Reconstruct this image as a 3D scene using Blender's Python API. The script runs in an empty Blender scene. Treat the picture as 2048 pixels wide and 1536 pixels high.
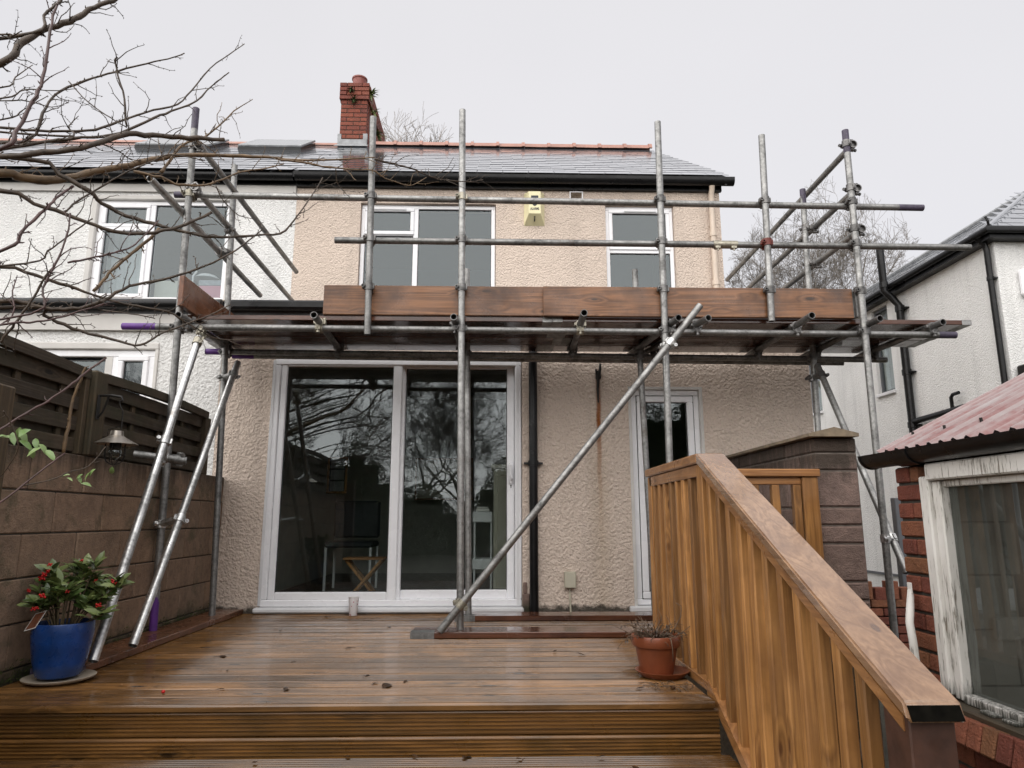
import bpy, bmesh, math, random
import numpy as np
from mathutils import Vector, Matrix
R = math.radians
rnd = random.Random(7)
S = bpy.context.scene
COL = S.collection

# ---------------------------------------------------------------- camera, sky, sun, exposure
cd = bpy.data.cameras.new('camera'); cam = bpy.data.objects.new('camera', cd); COL.objects.link(cam)
cd.sensor_width = 36.0; cd.lens = 36.0 * 1390.0 / 2048.0
cd.clip_start = 0.05; cd.clip_end = 900
cam.location = (0, 0, 0.75); cam.rotation_euler = (R(90 + 11.0), 0, R(-1.5))
S.camera = cam

W = bpy.data.worlds.new('World'); S.world = W; W.use_nodes = True
nt = W.node_tree; nt.nodes.clear()
sky = nt.nodes.new('ShaderNodeTexSky'); sky.sky_type = 'NISHITA'; sky.sun_disc = False
sky.sun_elevation = R(29); sky.sun_rotation = R(214)
b1 = nt.nodes.new('ShaderNodeBackground'); b1.inputs[1].default_value = 0.05
nt.links.new(sky.outputs[0], b1.inputs[0])
# closed overcast: the cloud layer, nearly even, faint mottling
tc = nt.nodes.new('ShaderNodeTexCoord')
nz = nt.nodes.new('ShaderNodeTexNoise'); nz.inputs['Scale'].default_value = 1.6; nz.inputs['Detail'].default_value = 3
nt.links.new(tc.outputs['Generated'], nz.inputs['Vector'])
cr = nt.nodes.new('ShaderNodeValToRGB'); nt.links.new(nz.outputs[0], cr.inputs[0])
cr.color_ramp.elements[0].position = .3; cr.color_ramp.elements[0].color = (.775, .763, .785, 1)
cr.color_ramp.elements[1].position = .75; cr.color_ramp.elements[1].color = (.84, .825, .845, 1)
b2 = nt.nodes.new('ShaderNodeBackground'); b2.inputs[1].default_value = 0.314
nt.links.new(cr.outputs[0], b2.inputs[0])
mx = nt.nodes.new('ShaderNodeMixShader'); mx.inputs[0].default_value = .94
nt.links.new(b1.outputs[0], mx.inputs[1]); nt.links.new(b2.outputs[0], mx.inputs[2])
wo = nt.nodes.new('ShaderNodeOutputWorld'); nt.links.new(mx.outputs[0], wo.inputs[0])

sl = bpy.data.lights.new('sun', 'SUN'); sl.energy = 1.5; sl.angle = R(120); sl.color = (1, .97, .93)
so = bpy.data.objects.new('sun', sl); COL.objects.link(so); so.location = (0, -10, 30)
so.rotation_euler = (R(61), 0, R(-34))
S.view_settings.view_transform = 'Standard'; S.view_settings.look = 'None'
S.view_settings.exposure = 1.72; S.view_settings.gamma = 1.0
S.view_settings.use_curve_mapping = False
S.cycles.max_bounces = 8; S.cycles.transparent_max_bounces = 12
S.cycles.caustics_reflective = False; S.cycles.caustics_refractive = False

# ---------------------------------------------------------------- materials
def mat(name):
    m = bpy.data.materials.new(name); m.use_nodes = True
    t = m.node_tree; t.nodes.clear()
    o = t.nodes.new('ShaderNodeOutputMaterial'); b = t.nodes.new('ShaderNodeBsdfPrincipled')
    t.links.new(b.outputs[0], o.inputs[0])
    return m, t, b, o
def put(t, sock, v):
    if isinstance(v, bpy.types.NodeSocket): t.links.new(v, sock)
    elif isinstance(v, (tuple, list)) and sock.type == 'RGBA' and len(v) == 3: sock.default_value = (*v, 1)
    else: sock.default_value = v
def nd(t, typ, out=0, props=None, **ins):
    n = t.nodes.new('ShaderNode' + typ)
    for k, v in (props or {}).items(): setattr(n, k, v)
    for k, v in ins.items():
        key = int(k[1:]) if k[0] == 'i' and k[1:].isdigit() else k.replace('_', ' ')
        put(t, n.inputs[key], v)
    return n.outputs[out]
def mth(t, op, a, b=0.0, clamp=False):
    return nd(t, 'Math', props={'operation': op, 'use_clamp': clamp}, i0=a, i1=b)
def ramp(t, fac, *stops):
    n = t.nodes.new('ShaderNodeValToRGB'); e = n.color_ramp.elements
    while len(e) < len(stops): e.new(.5)
    for i, (p, c) in enumerate(stops):
        e[i].position = p; e[i].color = (*c, 1) if isinstance(c, (tuple, list)) else (c, c, c, 1)
    t.links.new(fac, n.inputs[0]); return n.outputs[0]
def mix(t, fac, a, b, mode='MIX'):
    n = t.nodes.new('ShaderNodeMix'); n.data_type = 'RGBA'; n.blend_type = mode
    put(t, n.inputs[0], fac); put(t, n.inputs[6], a); put(t, n.inputs[7], b); return n.outputs[2]
def noise(t, vec, scale, detail=4, rough=.55, dist=0.0, out=0):
    return nd(t, 'TexNoise', out, Vector=vec, Scale=scale, Detail=detail, Roughness=rough, Distortion=dist)
def objco(t, rand=True, stretch=(1, 1, 1)):
    v = nd(t, 'TexCoord', 3)
    if rand:
        r = nd(t, 'ObjectInfo', 5)
        off = nd(t, 'CombineXYZ', X=mth(t, 'MULTIPLY', r, 37.0), Y=mth(t, 'MULTIPLY', r, 91.0), Z=mth(t, 'MULTIPLY', r, 53.0))
        v = nd(t, 'VectorMath', props={'operation': 'ADD'}, i0=v, i1=off)
    if stretch != (1, 1, 1):
        v = nd(t, 'VectorMath', props={'operation': 'MULTIPLY'}, i0=v, i1=stretch)
    return v
def bump(t, b, h, strength, dist):
    n = nd(t, 'Bump', Strength=strength, Distance=dist, Height=h); t.links.new(n, b.inputs['Normal'])
def rand(t): return nd(t, 'ObjectInfo', 5)

def simple(name, c, rough=.5, metal=0.0, var=.12, scale=8, spec=.5, bmp=0, coat=0, bs=40):
    m, t, b, o = mat(name); v = objco(t)
    n = noise(t, v, scale, 5)
    b.inputs['Metallic'].default_value = metal
    b.inputs['Specular IOR Level'].default_value = spec
    put(t, b.inputs['Base Color'], ramp(t, n, (.25, tuple(x * (1 - var) for x in c)), (.75, tuple(min(1, x * (1 + var)) for x in c))))
    put(t, b.inputs['Roughness'], ramp(t, noise(t, v, scale * 2.3, 3), (.3, max(0, rough - .08)), (.7, min(1, rough + .1))))
    if bmp: bump(t, b, noise(t, v, bs, 4), .5, bmp)
    if coat: b.inputs['Coat Weight'].default_value = coat; b.inputs['Coat Roughness'].default_value = .08
    return m

def wood(name, dark, light, axis, rough=(.25, .55), knots=True, knotc=(.03, .014, .006), grain=1.0, coat=0.0, stain=None, var=.35, bmp=.0015):
    m, t, b, o = mat(name)
    st = [10, 10, 10]; st[axis] = .38
    v0 = objco(t); v = nd(t, 'VectorMath', props={'operation': 'MULTIPLY'}, i0=v0, i1=tuple(st))
    wob = noise(t, v0, 2.2, 2)
    st2 = [62, 62, 62]; st2[axis] = 2.2
    vf = nd(t, 'VectorMath', props={'operation': 'MULTIPLY'}, i0=v0, i1=tuple(st2))
    fine = noise(t, vf, 2.0 * grain, 6, .65)
    # knots: sparse cells stretched along the board
    sk = [14, 14, 14]; sk[axis] = 4.6
    vk = nd(t, 'VectorMath', props={'operation': 'MULTIPLY'}, i0=v0, i1=tuple(sk))
    kd = nd(t, 'TexVoronoi', 0, {'feature': 'F1'}, Vector=vk, Scale=.62)
    kr = ramp(t, kd, (0.0, 1.0), (.085, .9), (.115, .0))
    halo = ramp(t, kd, (0.05, 1.0), (.33, .0))
    rings = nd(t, 'TexNoise', 0, Vector=v, Scale=.8, Detail=3, Roughness=.5, Distortion=1.2)
    ringv = mth(t, 'ADD', mth(t, 'MULTIPLY', rings, 7.0), mth(t, 'MULTIPLY', halo, 1.6))
    band = mth(t, 'FRACT', ringv)
    tri = mth(t, 'ABSOLUTE', mth(t, 'SUBTRACT', mth(t, 'MULTIPLY', band, 2.0), 1.0))
    g = mth(t, 'ADD', mth(t, 'MULTIPLY', tri, .36), mth(t, 'MULTIPLY', fine, .72))
    c = ramp(t, g, (.12, dark), (.5, tuple((d + l) / 2 for d, l in zip(dark, light))), (.85, light))
    tone = mth(t, 'ADD', mth(t, 'MULTIPLY', rand(t), var), 1 - var * .5)
    c = mix(t, 1.0, c, nd(t, 'CombineColor', Red=tone, Green=tone, Blue=tone), 'MULTIPLY')
    if knots:
        c = mix(t, mth(t, 'MULTIPLY', halo, .35), c, tuple(d * .8 for d in dark))
        c = mix(t, kr, c, knotc)
    if stain:
        s = ramp(t, noise(t, v0, 3.1, 5, .6), (.45, 0.0), (.68, 1.0))
        c = mix(t, mth(t, 'MULTIPLY', s, .75), c, stain)
    put(t, b.inputs['Base Color'], c)
    put(t, b.inputs['Roughness'], ramp(t, noise(t, v0, 5, 5, .6), (.35, rough[0]), (.65, rough[1])))
    if coat:
        b.inputs['Coat Weight'].default_value = coat; b.inputs['Coat Roughness'].default_value = .12
    bump(t, b, mth(t, 'ADD', mth(t, 'MULTIPLY', fine, .6), mth(t, 'MULTIPLY', tri, .4)), .6, bmp)
    return m

def roughcast(name, c, stains=False, pit_shade=.25, depth=.023):
    m, t, b, o = mat(name)
    v = nd(t, 'NewGeometry', 0)
    wv = nd(t, 'VectorMath', props={'operation': 'ADD'}, i0=v,
            i1=nd(t, 'VectorMath', props={'operation': 'SCALE'}, i0=noise(t, v, 40, 2, out=1), Scale=.014))
    n1 = nd(t, 'TexVoronoi', 0, {'feature': 'SMOOTH_F1'}, Vector=wv, Scale=46, Smoothness=.5)
    n2 = noise(t, v, 95, 4, .66)
    n3 = noise(t, v, 33, 3, .55)
    h = mth(t, 'ADD', mth(t, 'MULTIPLY', mth(t, 'SUBTRACT', 1.0, n1), .55), mth(t, 'ADD', mth(t, 'MULTIPLY', n2, .55), mth(t, 'MULTIPLY', n3, .6)))
    big = noise(t, v, 1.1, 5, .6)
    c0 = ramp(t, big, (.3, tuple(x * .9 for x in c)), (.7, c))
    # shade in the pits of the render, painted into the colour
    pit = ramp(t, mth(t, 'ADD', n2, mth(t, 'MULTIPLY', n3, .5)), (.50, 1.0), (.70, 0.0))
    c0 = mix(t, mth(t, 'MULTIPLY', pit, pit_shade), c0, tuple(x * .45 for x in c))
    # rain has washed the wall in soft vertical runs, and patches were repainted
    run = noise(t, nd(t, 'VectorMath', props={'operation': 'MULTIPLY'}, i0=v, i1=(4.2, 4.2, .35)), 1.0, 5, .65)
    c0 = mix(t, ramp(t, run, (.50, 0.0), (.72, .34)), c0, tuple(x * .55 for x in c))
    c0 = mix(t, ramp(t, noise(t, v, .75, 2, .4), (.52, 0.0), (.58, .22)), c0, tuple(min(1, x * 1.08) for x in c))
    if stains:
        s = nd(t, 'SeparateXYZ', 0, Vector=v); 
        sx = s.node.outputs[0]; sz = s.node.outputs[2]
        # rust run below the old iron bracket
        wig = mth(t, 'MULTIPLY', mth(t, 'SUBTRACT', noise(t, nd(t, 'CombineXYZ', Z=sz), 3.0, 2), .5), .05)
        dx = mth(t, 'ABSOLUTE', mth(t, 'SUBTRACT', mth(t, 'ADD', sx, wig), .905))
        core = ramp(t, dx, (0.010, 1.0), (.026, 0.0))
        zz = ramp(t, mth(t, 'DIVIDE', mth(t, 'SUBTRACT', sz, .45), 1.6), (0.0, 0.0), (.3, .15), (.55, .55), (.7, 1.0), (.97, .6), (1.0, 0.0))
        c0 = mix(t, mth(t, 'MULTIPLY', mth(t, 'MULTIPLY', core, zz), 1.0), c0, (.30, .085, .012))
        wide = mth(t, 'MULTIPLY', ramp(t, dx, (0.0, 1.0), (.12, 0.0)), ramp(t, mth(t, 'DIVIDE', sz, 2.0), (0.0, .4), (.5, .5), (.9, .0)))
        c0 = mix(t, mth(t, 'MULTIPLY', wide, .5), c0, (.36, .25, .10))
        # black algae creeping up from the deck
        al = mth(t, 'ADD', mth(t, 'MULTIPLY', noise(t, v, 9, 6, .7), .42), mth(t, 'MULTIPLY', ramp(t, mth(t, 'DIVIDE', sz, .5), (0.0, 1.0), (.22, .55), (1.0, 0.0)), .6))
        c0 = mix(t, ramp(t, al, (.66, 0.0), (.74, .9)), c0, (.03, .028, .02))
    put(t, b.inputs['Base Color'], c0)
    b.inputs['Roughness'].default_value = .82
    b.inputs['Specular IOR Level'].default_value = .35
    bump(t, b, h, 1.0, depth)
    return m

def brickmat(name, cols, mossy=None, rough=.7):
    m, t, b, o = mat(name); v = objco(t)
    r = rand(t)
    k = len(cols); c = ramp(t, r, *[(i / (k - 1), cc) for i, cc in enumerate(cols)])
    n = noise(t, v, 26, 6, .65); n2 = noise(t, v, 7, 4, .6)
    c = mix(t, 1.0, c, ramp(t, mth(t, 'ADD', mth(t, 'MULTIPLY', n, .5), mth(t, 'MULTIPLY', n2, .5)), (.3, .55), (.7, 1.25)), 'MULTIPLY')
    if mossy:
        w = nd(t, 'NewGeometry', 0)
        s = ramp(t, noise(t, w, 4.3, 6, .68), (.53, 0.0), (.66, .85))
        c = mix(t, s, c, mossy)
        # tide of damp and moss at the foot of the wall
        z = nd(t, 'SeparateXYZ', 0, Vector=w).node.outputs[2]
        f = mth(t, 'ADD', mth(t, 'MULTIPLY', noise(t, w, 7, 5, .7), .5), ramp(t, z, (0.0, .5), (.22, 0.0)))
        c = mix(t, ramp(t, f, (.5, 0.0), (.7, .9)), c, (.022, .026, .010))
        st = nd(t, 'VectorMath', props={'operation': 'MULTIPLY'}, i0=w, i1=(9, 9, .8))
        f2 = mth(t, 'ADD', mth(t, 'MULTIPLY', noise(t, st, 1.6, 4, .7), .6), ramp(t, mth(t, 'SUBTRACT', z, .8), (0.0, 0.0), (.3, .42)))
        c = mix(t, ramp(t, f2, (.54, 0.0), (.72, .85)), c, (.035, .025, .016))
    put(t, b.inputs['Base Color'], c)
    b.inputs['Roughness'].default_value = rough
    bump(t, b, mth(t, 'ADD', noise(t, v, 120, 3, .65), mth(t, 'MULTIPLY', n, 1.3)), 1.0, .009)
    return m

def galv(name, c=(.34, .34, .33), rough=.42, metal=.75):
    m, t, b, o = mat(name); v = objco(t)
    n = noise(t, v, 9, 6, .65); sp = noise(t, v, 55, 3, .6)
    col = ramp(t, mth(t, 'ADD', mth(t, 'MULTIPLY', n, .6), mth(t, 'MULTIPLY', sp, .4)), (.34, tuple(x * .45 for x in c)), (.5, c), (.68, tuple(min(1, x * 1.5) for x in c)))
    tone = mth(t, 'ADD', mth(t, 'MULTIPLY', rand(t), .4), .8)
    col = mix(t, 1.0, col, nd(t, 'CombineColor', Red=tone, Green=tone, Blue=tone), 'MULTIPLY')
    col = mix(t, ramp(t, noise(t, v, 13, 5, .7), (.64, 0.0), (.68, .55)), col, (.42, .41, .38))   # dried cement splashes
    rust = ramp(t, noise(t, v, 4.1, 7, .72), (.62, 0.0), (.72, .6))
    col = mix(t, rust, col, (.12, .075, .045))
    put(t, b.inputs['Base Color'], col); b.inputs['Metallic'].default_value = metal
    put(t, b.inputs['Roughness'], ramp(t, n, (.3, rough + .2), (.7, rough - .08)))
    bump(t, b, sp, .3, .0008)
    return m

def glass(name, tint=(.8, .83, .82), k=1.9, dust=0.0):
    m = bpy.data.materials.new(name); m.use_nodes = True; t = m.node_tree; t.nodes.clear()
    o = t.nodes.new('ShaderNodeOutputMaterial')
    tr = nd(t, 'BsdfTransparent', Color=tint)
    v = nd(t, 'TexCoord', 3)
    nb = nd(t, 'Bump', Strength=.06, Distance=.01, Height=noise(t, v, 2.2, 2))
    gl = nd(t, 'BsdfGlossy', Color=(.86, .94, .96), Roughness=0.0, Normal=nb)
    fr = mth(t, 'MULTIPLY', mth(t, 'MULTIPLY', nd(t, 'Fresnel', IOR=1.5), k, True), mth(t, 'SUBTRACT', 1.0, nd(t, 'NewGeometry', 6)))   # the thin sheet mirrors at its outer face
    if dust:
        tr = nd(t, 'MixShader', i0=ramp(t, noise(t, v, 3.5, 5, .65), (.3, dust * .4), (.75, dust * 1.6)), i1=tr, i2=nd(t, 'BsdfDiffuse', Color=(.21, .21, .19)))
    mxs = nd(t, 'MixShader', i0=fr, i1=tr, i2=gl)
    t.links.new(mxs, o.inputs[0]); return m

M = {}
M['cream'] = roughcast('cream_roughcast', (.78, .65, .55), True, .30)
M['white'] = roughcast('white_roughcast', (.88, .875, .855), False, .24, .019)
M['smooth'] = simple('painted_render', (.62, .60, .57), .7, var=.12, scale=3, bmp=.002)
M['upvc'] = simple('white_plastic', (.86, .86, .88), .25, var=.03, scale=2)
M['upvc_dirty'] = simple('weathered_white_plastic', (.70, .70, .71), .4, var=.12, scale=3)
M['gasket'] = simple('rubber_seal', (.012, .012, .012), .5)
M['glass'] = glass('window_glass', (.84, .87, .86), 2.4)
M['glass_up'] = glass('upstairs_glass', (.80, .84, .86), 2.2)
M['glass_old'] = glass('dusty_glass', (.48, .49, .46), 1.2, .20)
M['black'] = simple('black_plastic', (.006, .006, .0065), .32, var=.3, scale=5, spec=.3)
M['slate'] = simple('wet_slate', (.10, .11, .125), .07, var=.3, scale=9, spec=1.0, coat=1.0)
M['ridge'] = simple('terracotta_ridge', (.37, .19, .145), .4, var=.2, scale=7, bmp=.002)
M['lead'] = simple('lead_flashing', (.30, .31, .32), .5, var=.35, scale=9)
M['galv'] = galv('galvanised_steel', (.26, .258, .25))
M['galv_new'] = galv('bright_galvanised_steel', (.62, .62, .61), .3, .9)
M['galv_dark'] = galv('aged_steel_fitting', (.20, .195, .19), .45, .8)
M['brass'] = galv('zinc_plated_fitting', (.36, .335, .27), .4, .7)
M['redcoup'] = simple('red_painted_steel', (.16, .03, .02), .5, var=.3)
M['purple'] = simple('purple_paint', (.105, .03, .21), .45, var=.3, scale=20)
M['purple_dull'] = simple('scuffed_purple_paint', (.06, .048, .078), .5, var=.5, scale=28)
M['plank'] = wood('wet_scaffold_board', (.055, .022, .010), (.30, .138, .060), 0, (.25, .5), True, stain=(.045, .018, .008), bmp=.0015)
M['plank_dark'] = wood('soaked_scaffold_board', (.05, .018, .010), (.13, .050, .026), 0, (.08, .3), True, stain=(.03, .012, .008), coat=.3, bmp=.0006)
M['plank_y'] = wood('wet_scaffold_board_lengthwise', (.07, .030, .016), (.20, .082, .040), 1, (.15, .4), True, stain=(.05, .018, .009), bmp=.001)
M['deck'] = wood('wet_grooved_decking', (.028, .014, .005), (.25, .122, .039), 0, (.08, .32), True, (.018, .010, .005), coat=.5, stain=(.05, .025, .008), var=.8)
M['riser'] = wood('grooved_riser_board', (.045, .022, .007), (.25, .118, .032), 0, (.22, .5), True, (.03, .015, .005), coat=.2, stain=(.10, .05, .012))
M['bal_z'] = wood('oiled_softwood_upright', (.135, .056, .016), (.46, .225, .072), 2, (.32, .6), True, (.09, .032, .010), stain=(.20, .088, .026), var=.9, grain=.7)
M['bal_y'] = wood('oiled_softwood_rail', (.14, .055, .017), (.42, .20, .07), 1, (.22, .45), True, (.10, .04, .015), coat=.25, var=.25)
M['bal_x'] = wood('oiled_softwood_crosspiece', (.14, .055, .017), (.42, .20, .07), 0, (.3, .5), True, (.10, .04, .015), var=.25)
M['rail_top'] = wood('wet_handrail', (.17, .082, .033), (.42, .25, .135), 1, (.06, .3), True, (.09, .05, .03), coat=1.0, var=.1, stain=(.15, .075, .038))
M['newel_dark'] = simple('shaded_post', (.055, .024, .015), .5, var=.5, scale=14)  # shade below the handrail end, painted into the post colour
M['endgrain'] = simple('dark_end_grain', (.0045, .004, .003), .8, var=.6, scale=30, spec=.03)
M['fence'] = wood('old_dark_fence_timber', (.022, .016, .010), (.085, .062, .040), 1, (.5, .85), True, (.008, .006, .004), stain=(.03, .03, .012))
M['fence_z'] = wood('old_fence_post_timber', (.03, .021, .012), (.10, .068, .036), 2, (.5, .85), True, (.01, .008, .005), stain=(.03, .03, .014))
M['block'] = brickmat('damp_concrete_block', [(.26, .172, .112), (.32, .212, .142), (.29, .20, .136), (.34, .224, .144)], (.11, .09, .05), .75)
M['pierblock'] = brickmat('brown_concrete_block', [(.20, .135, .11), (.25, .17, .14), (.225, .155, .13)], (.12, .086, .066), .8)
M['mortar'] = simple('damp_mortar', (.045, .04, .032), .9, var=.4, scale=20, bmp=.004)
M['mortar_lt'] = simple('grey_mortar', (.16, .135, .115), .9, var=.4, scale=20, bmp=.004)
M['brick'] = brickmat('red_brick', [(.19, .040, .022), (.24, .055, .028), (.27, .070, .036), (.15, .036, .024)])
M['brick_old'] = brickmat('dark_red_brick', [(.14, .035, .02), (.19, .05, .028), (.25, .08, .04), (.20, .085, .035)])
M['pot'] = simple('terracotta', (.20, .056, .023), .4, var=.25, scale=9, bmp=.001)
M['potred'] = simple('red_clay_chimney_pot', (.24, .07, .055), .5, var=.2)
M['blue'] = simple('blue_glaze', (.007, .042, .175), .3, var=.45, scale=12, spec=.55)
M['cream_rim'] = simple('pale_glazed_clay', (.42, .36, .28), .4, var=.3)
M['soil'] = simple('wet_soil', (.018, .012, .008), .9, var=.5, scale=40, bmp=.01)
M['stem'] = simple('woody_stem', (.10, .075, .04), .7, var=.4, scale=30)
M['berry'] = simple('red_berry', (.50, .012, .012), .2, var=.2)
M['bark'] = simple('wet_bark', (.060, .040, .025), .5, var=.6, scale=26, bmp=.002, bs=90)
M['bark_tan'] = simple('tan_bark', (.155, .098, .050), .5, var=.55, scale=20, bmp=.002, bs=90)
M['bark_red'] = simple('purple_red_shoot', (.070, .034, .030), .4, var=.45, scale=20)
M['bark_bg'] = simple('grey_brown_bark', (.27, .235, .205), .9, var=.3)
M['bark_mid'] = simple('mid_grey_bark', (.15, .13, .11), .9, var=.3)
M['bark_dark'] = simple('dark_bark', (.05, .042, .034), .9, var=.3)
M['dead'] = simple('dead_stem', (.11, .072, .045), .8, var=.6, scale=30)
M['deadleaf'] = simple('sodden_dead_leaf', (.045, .024, .012), .3, var=.6, scale=30)
M['coping'] = simple('weathered_coping', (.20, .155, .105), .85, var=.45, scale=12, bmp=.003)
M['iron'] = simple('dark_iron', (.03, .028, .026), .45, metal=.6, var=.4)
M['grey_metal'] = simple('grey_painted_steel', (.10, .105, .115), .45)
M['ground_m'] = simple('damp_ground', (.05, .045, .03), .9, var=.5, scale=.6, bmp=.02, bs=9)
M['paper'] = simple('white_card', (.75, .73, .70), .5, var=.05)
M['room'] = simple('dim_room_paint', (.52, .51, .47), .8, var=.1)
M['room_floor'] = simple('dark_floor', (.06, .05, .042), .35)
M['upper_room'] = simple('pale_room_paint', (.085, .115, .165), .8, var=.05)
M['curtain'] = simple('pale_curtain', (.60, .60, .58), .9, var=.08)
M['cab'] = simple('cream_cupboard_paint', (.50, .47, .38), .5, var=.05)
M['alarm'] = simple('yellowed_plastic', (.80, .74, .46), .4, var=.08)
M['pipe_cream'] = simple('cream_pipe_paint', (.66, .55, .45), .45, var=.08)
M['boxp'] = simple('beige_plastic', (.50, .47, .37), .45, var=.08)
M['print'] = simple('dark_print', (.02, .022, .03), .5)
M['pink'] = simple('pink_box_card', (.58, .20, .25), .6)
M['copper'] = simple('dull_metal_lamp', (.42, .38, .33), .32, metal=.85, var=.25, scale=14)
M['skyglass'] = simple('skylight_glass', (.20, .21, .21), .04, spec=1.0, var=.1)
M['felt'] = simple('grey_roof_felt', (.06, .06, .062), .5, var=.4, scale=6)
M['whitewash'] = simple('whitewashed_block', (.46, .46, .44), .8, var=.3, scale=4, bmp=.003)

def leafmat(name, c1, c2, rough=.3):
    m, t, b, o = mat(name)
    n = mth(t, 'ADD', mth(t, 'MULTIPLY', rand(t), .7), mth(t, 'MULTIPLY', noise(t, objco(t), 30, 3), .3))
    put(t, b.inputs['Base Color'], ramp(t, n, (.1, c1), (.9, c2)))
    b.inputs['Roughness'].default_value = rough; b.inputs['Coat Weight'].default_value = .25 if rough < .45 else 0.0
    return m
M['leaf'] = leafmat('glossy_dark_leaf', (.04, .08, .016), (.23, .28, .10))
M['leaf_pale'] = leafmat('pale_fresh_leaf', (.10, .19, .035), (.30, .40, .16), .4)
M['hedge'] = leafmat('evergreen_hedge', (.010, .022, .006), (.03, .05, .012), .95)
M['moss'] = leafmat('moss', (.03, .045, .008), (.07, .09, .02), .9)

def corr():
    m, t, b, o = mat('faded_red_metal'); v = objco(t, False)
    sv = nd(t, 'VectorMath', props={'operation': 'MULTIPLY'}, i0=v, i1=(1.2, 9, 1.2))
    n = noise(t, sv, 1.4, 6, .65); n2 = noise(t, v, 22, 5, .65)
    c = ramp(t, mth(t, 'ADD', mth(t, 'MULTIPLY', n, .62), mth(t, 'MULTIPLY', n2, .38)), (.3, (.17, .062, .058)), (.42, (.215, .11, .105)), (.53, (.26, .19, .185)), (.68, (.30, .275, .27)))
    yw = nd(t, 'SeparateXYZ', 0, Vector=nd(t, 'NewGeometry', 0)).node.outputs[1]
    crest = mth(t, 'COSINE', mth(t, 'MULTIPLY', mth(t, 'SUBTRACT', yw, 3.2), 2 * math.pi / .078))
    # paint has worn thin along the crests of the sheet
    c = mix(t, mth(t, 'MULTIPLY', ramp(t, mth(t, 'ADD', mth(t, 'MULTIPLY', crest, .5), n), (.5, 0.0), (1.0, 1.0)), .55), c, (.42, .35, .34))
    put(t, b.inputs['Base Color'], c); b.inputs['Roughness'].default_value = .4
    bump(t, b, n2, .4, .002)
    return m
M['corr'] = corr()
def peel():
    m, t, b, o = mat('peeling_white_paint'); v = objco(t, False)
    sv = nd(t, 'VectorMath', props={'operation': 'MULTIPLY'}, i0=v, i1=(64, 64, 5.0))
    n = noise(t, sv, 1.6, 7, .72); n2 = noise(t, v, 3.0, 3)
    f = mth(t, 'ADD', mth(t, 'MULTIPLY', n, .75), mth(t, 'MULTIPLY', n2, .35))
    k = ramp(t, f, (.615, 0.0), (.67, 1.0))
    c = mix(t, k, ramp(t, n2, (.3, (.76, .74, .71)), (.7, (.64, .62, .57))), ramp(t, n, (.4, (.13, .105, .08)), (.8, (.30, .26, .21))))
    z = nd(t, 'SeparateXYZ', 0, Vector=nd(t, 'NewGeometry', 0)).node.outputs[2]
    rot = mth(t, 'ADD', mth(t, 'MULTIPLY', n, .5), ramp(t, mth(t, 'SUBTRACT', z, .05), (0.0, .42), (.22, 0.0)))
    c = mix(t, ramp(t, rot, (.52, 0.0), (.66, .95)), c, (.014, .016, .008))
    put(t, b.inputs['Base Color'], c); b.inputs['Roughness'].default_value = .7
    bump(t, b, mth(t, 'SUBTRACT', 1.0, k), .6, .004); return m
M['peel'] = peel()
def cupm():
    m, t, b, o = mat('printed_cup'); v = objco(t, False)
    vv = nd(t, 'TexVoronoi', 0, Vector=v, Scale=36)
    n = ramp(t, mth(t, 'ADD', vv, mth(t, 'MULTIPLY', noise(t, v, 40, 2), .3)), (.31, 1.0), (.35, 0.0))
    put(t, b.inputs['Base Color'], mix(t, n, (.80, .76, .76), (.45, .05, .10))); b.inputs['Roughness'].default_value = .4; return m
M['cup'] = cupm()

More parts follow.
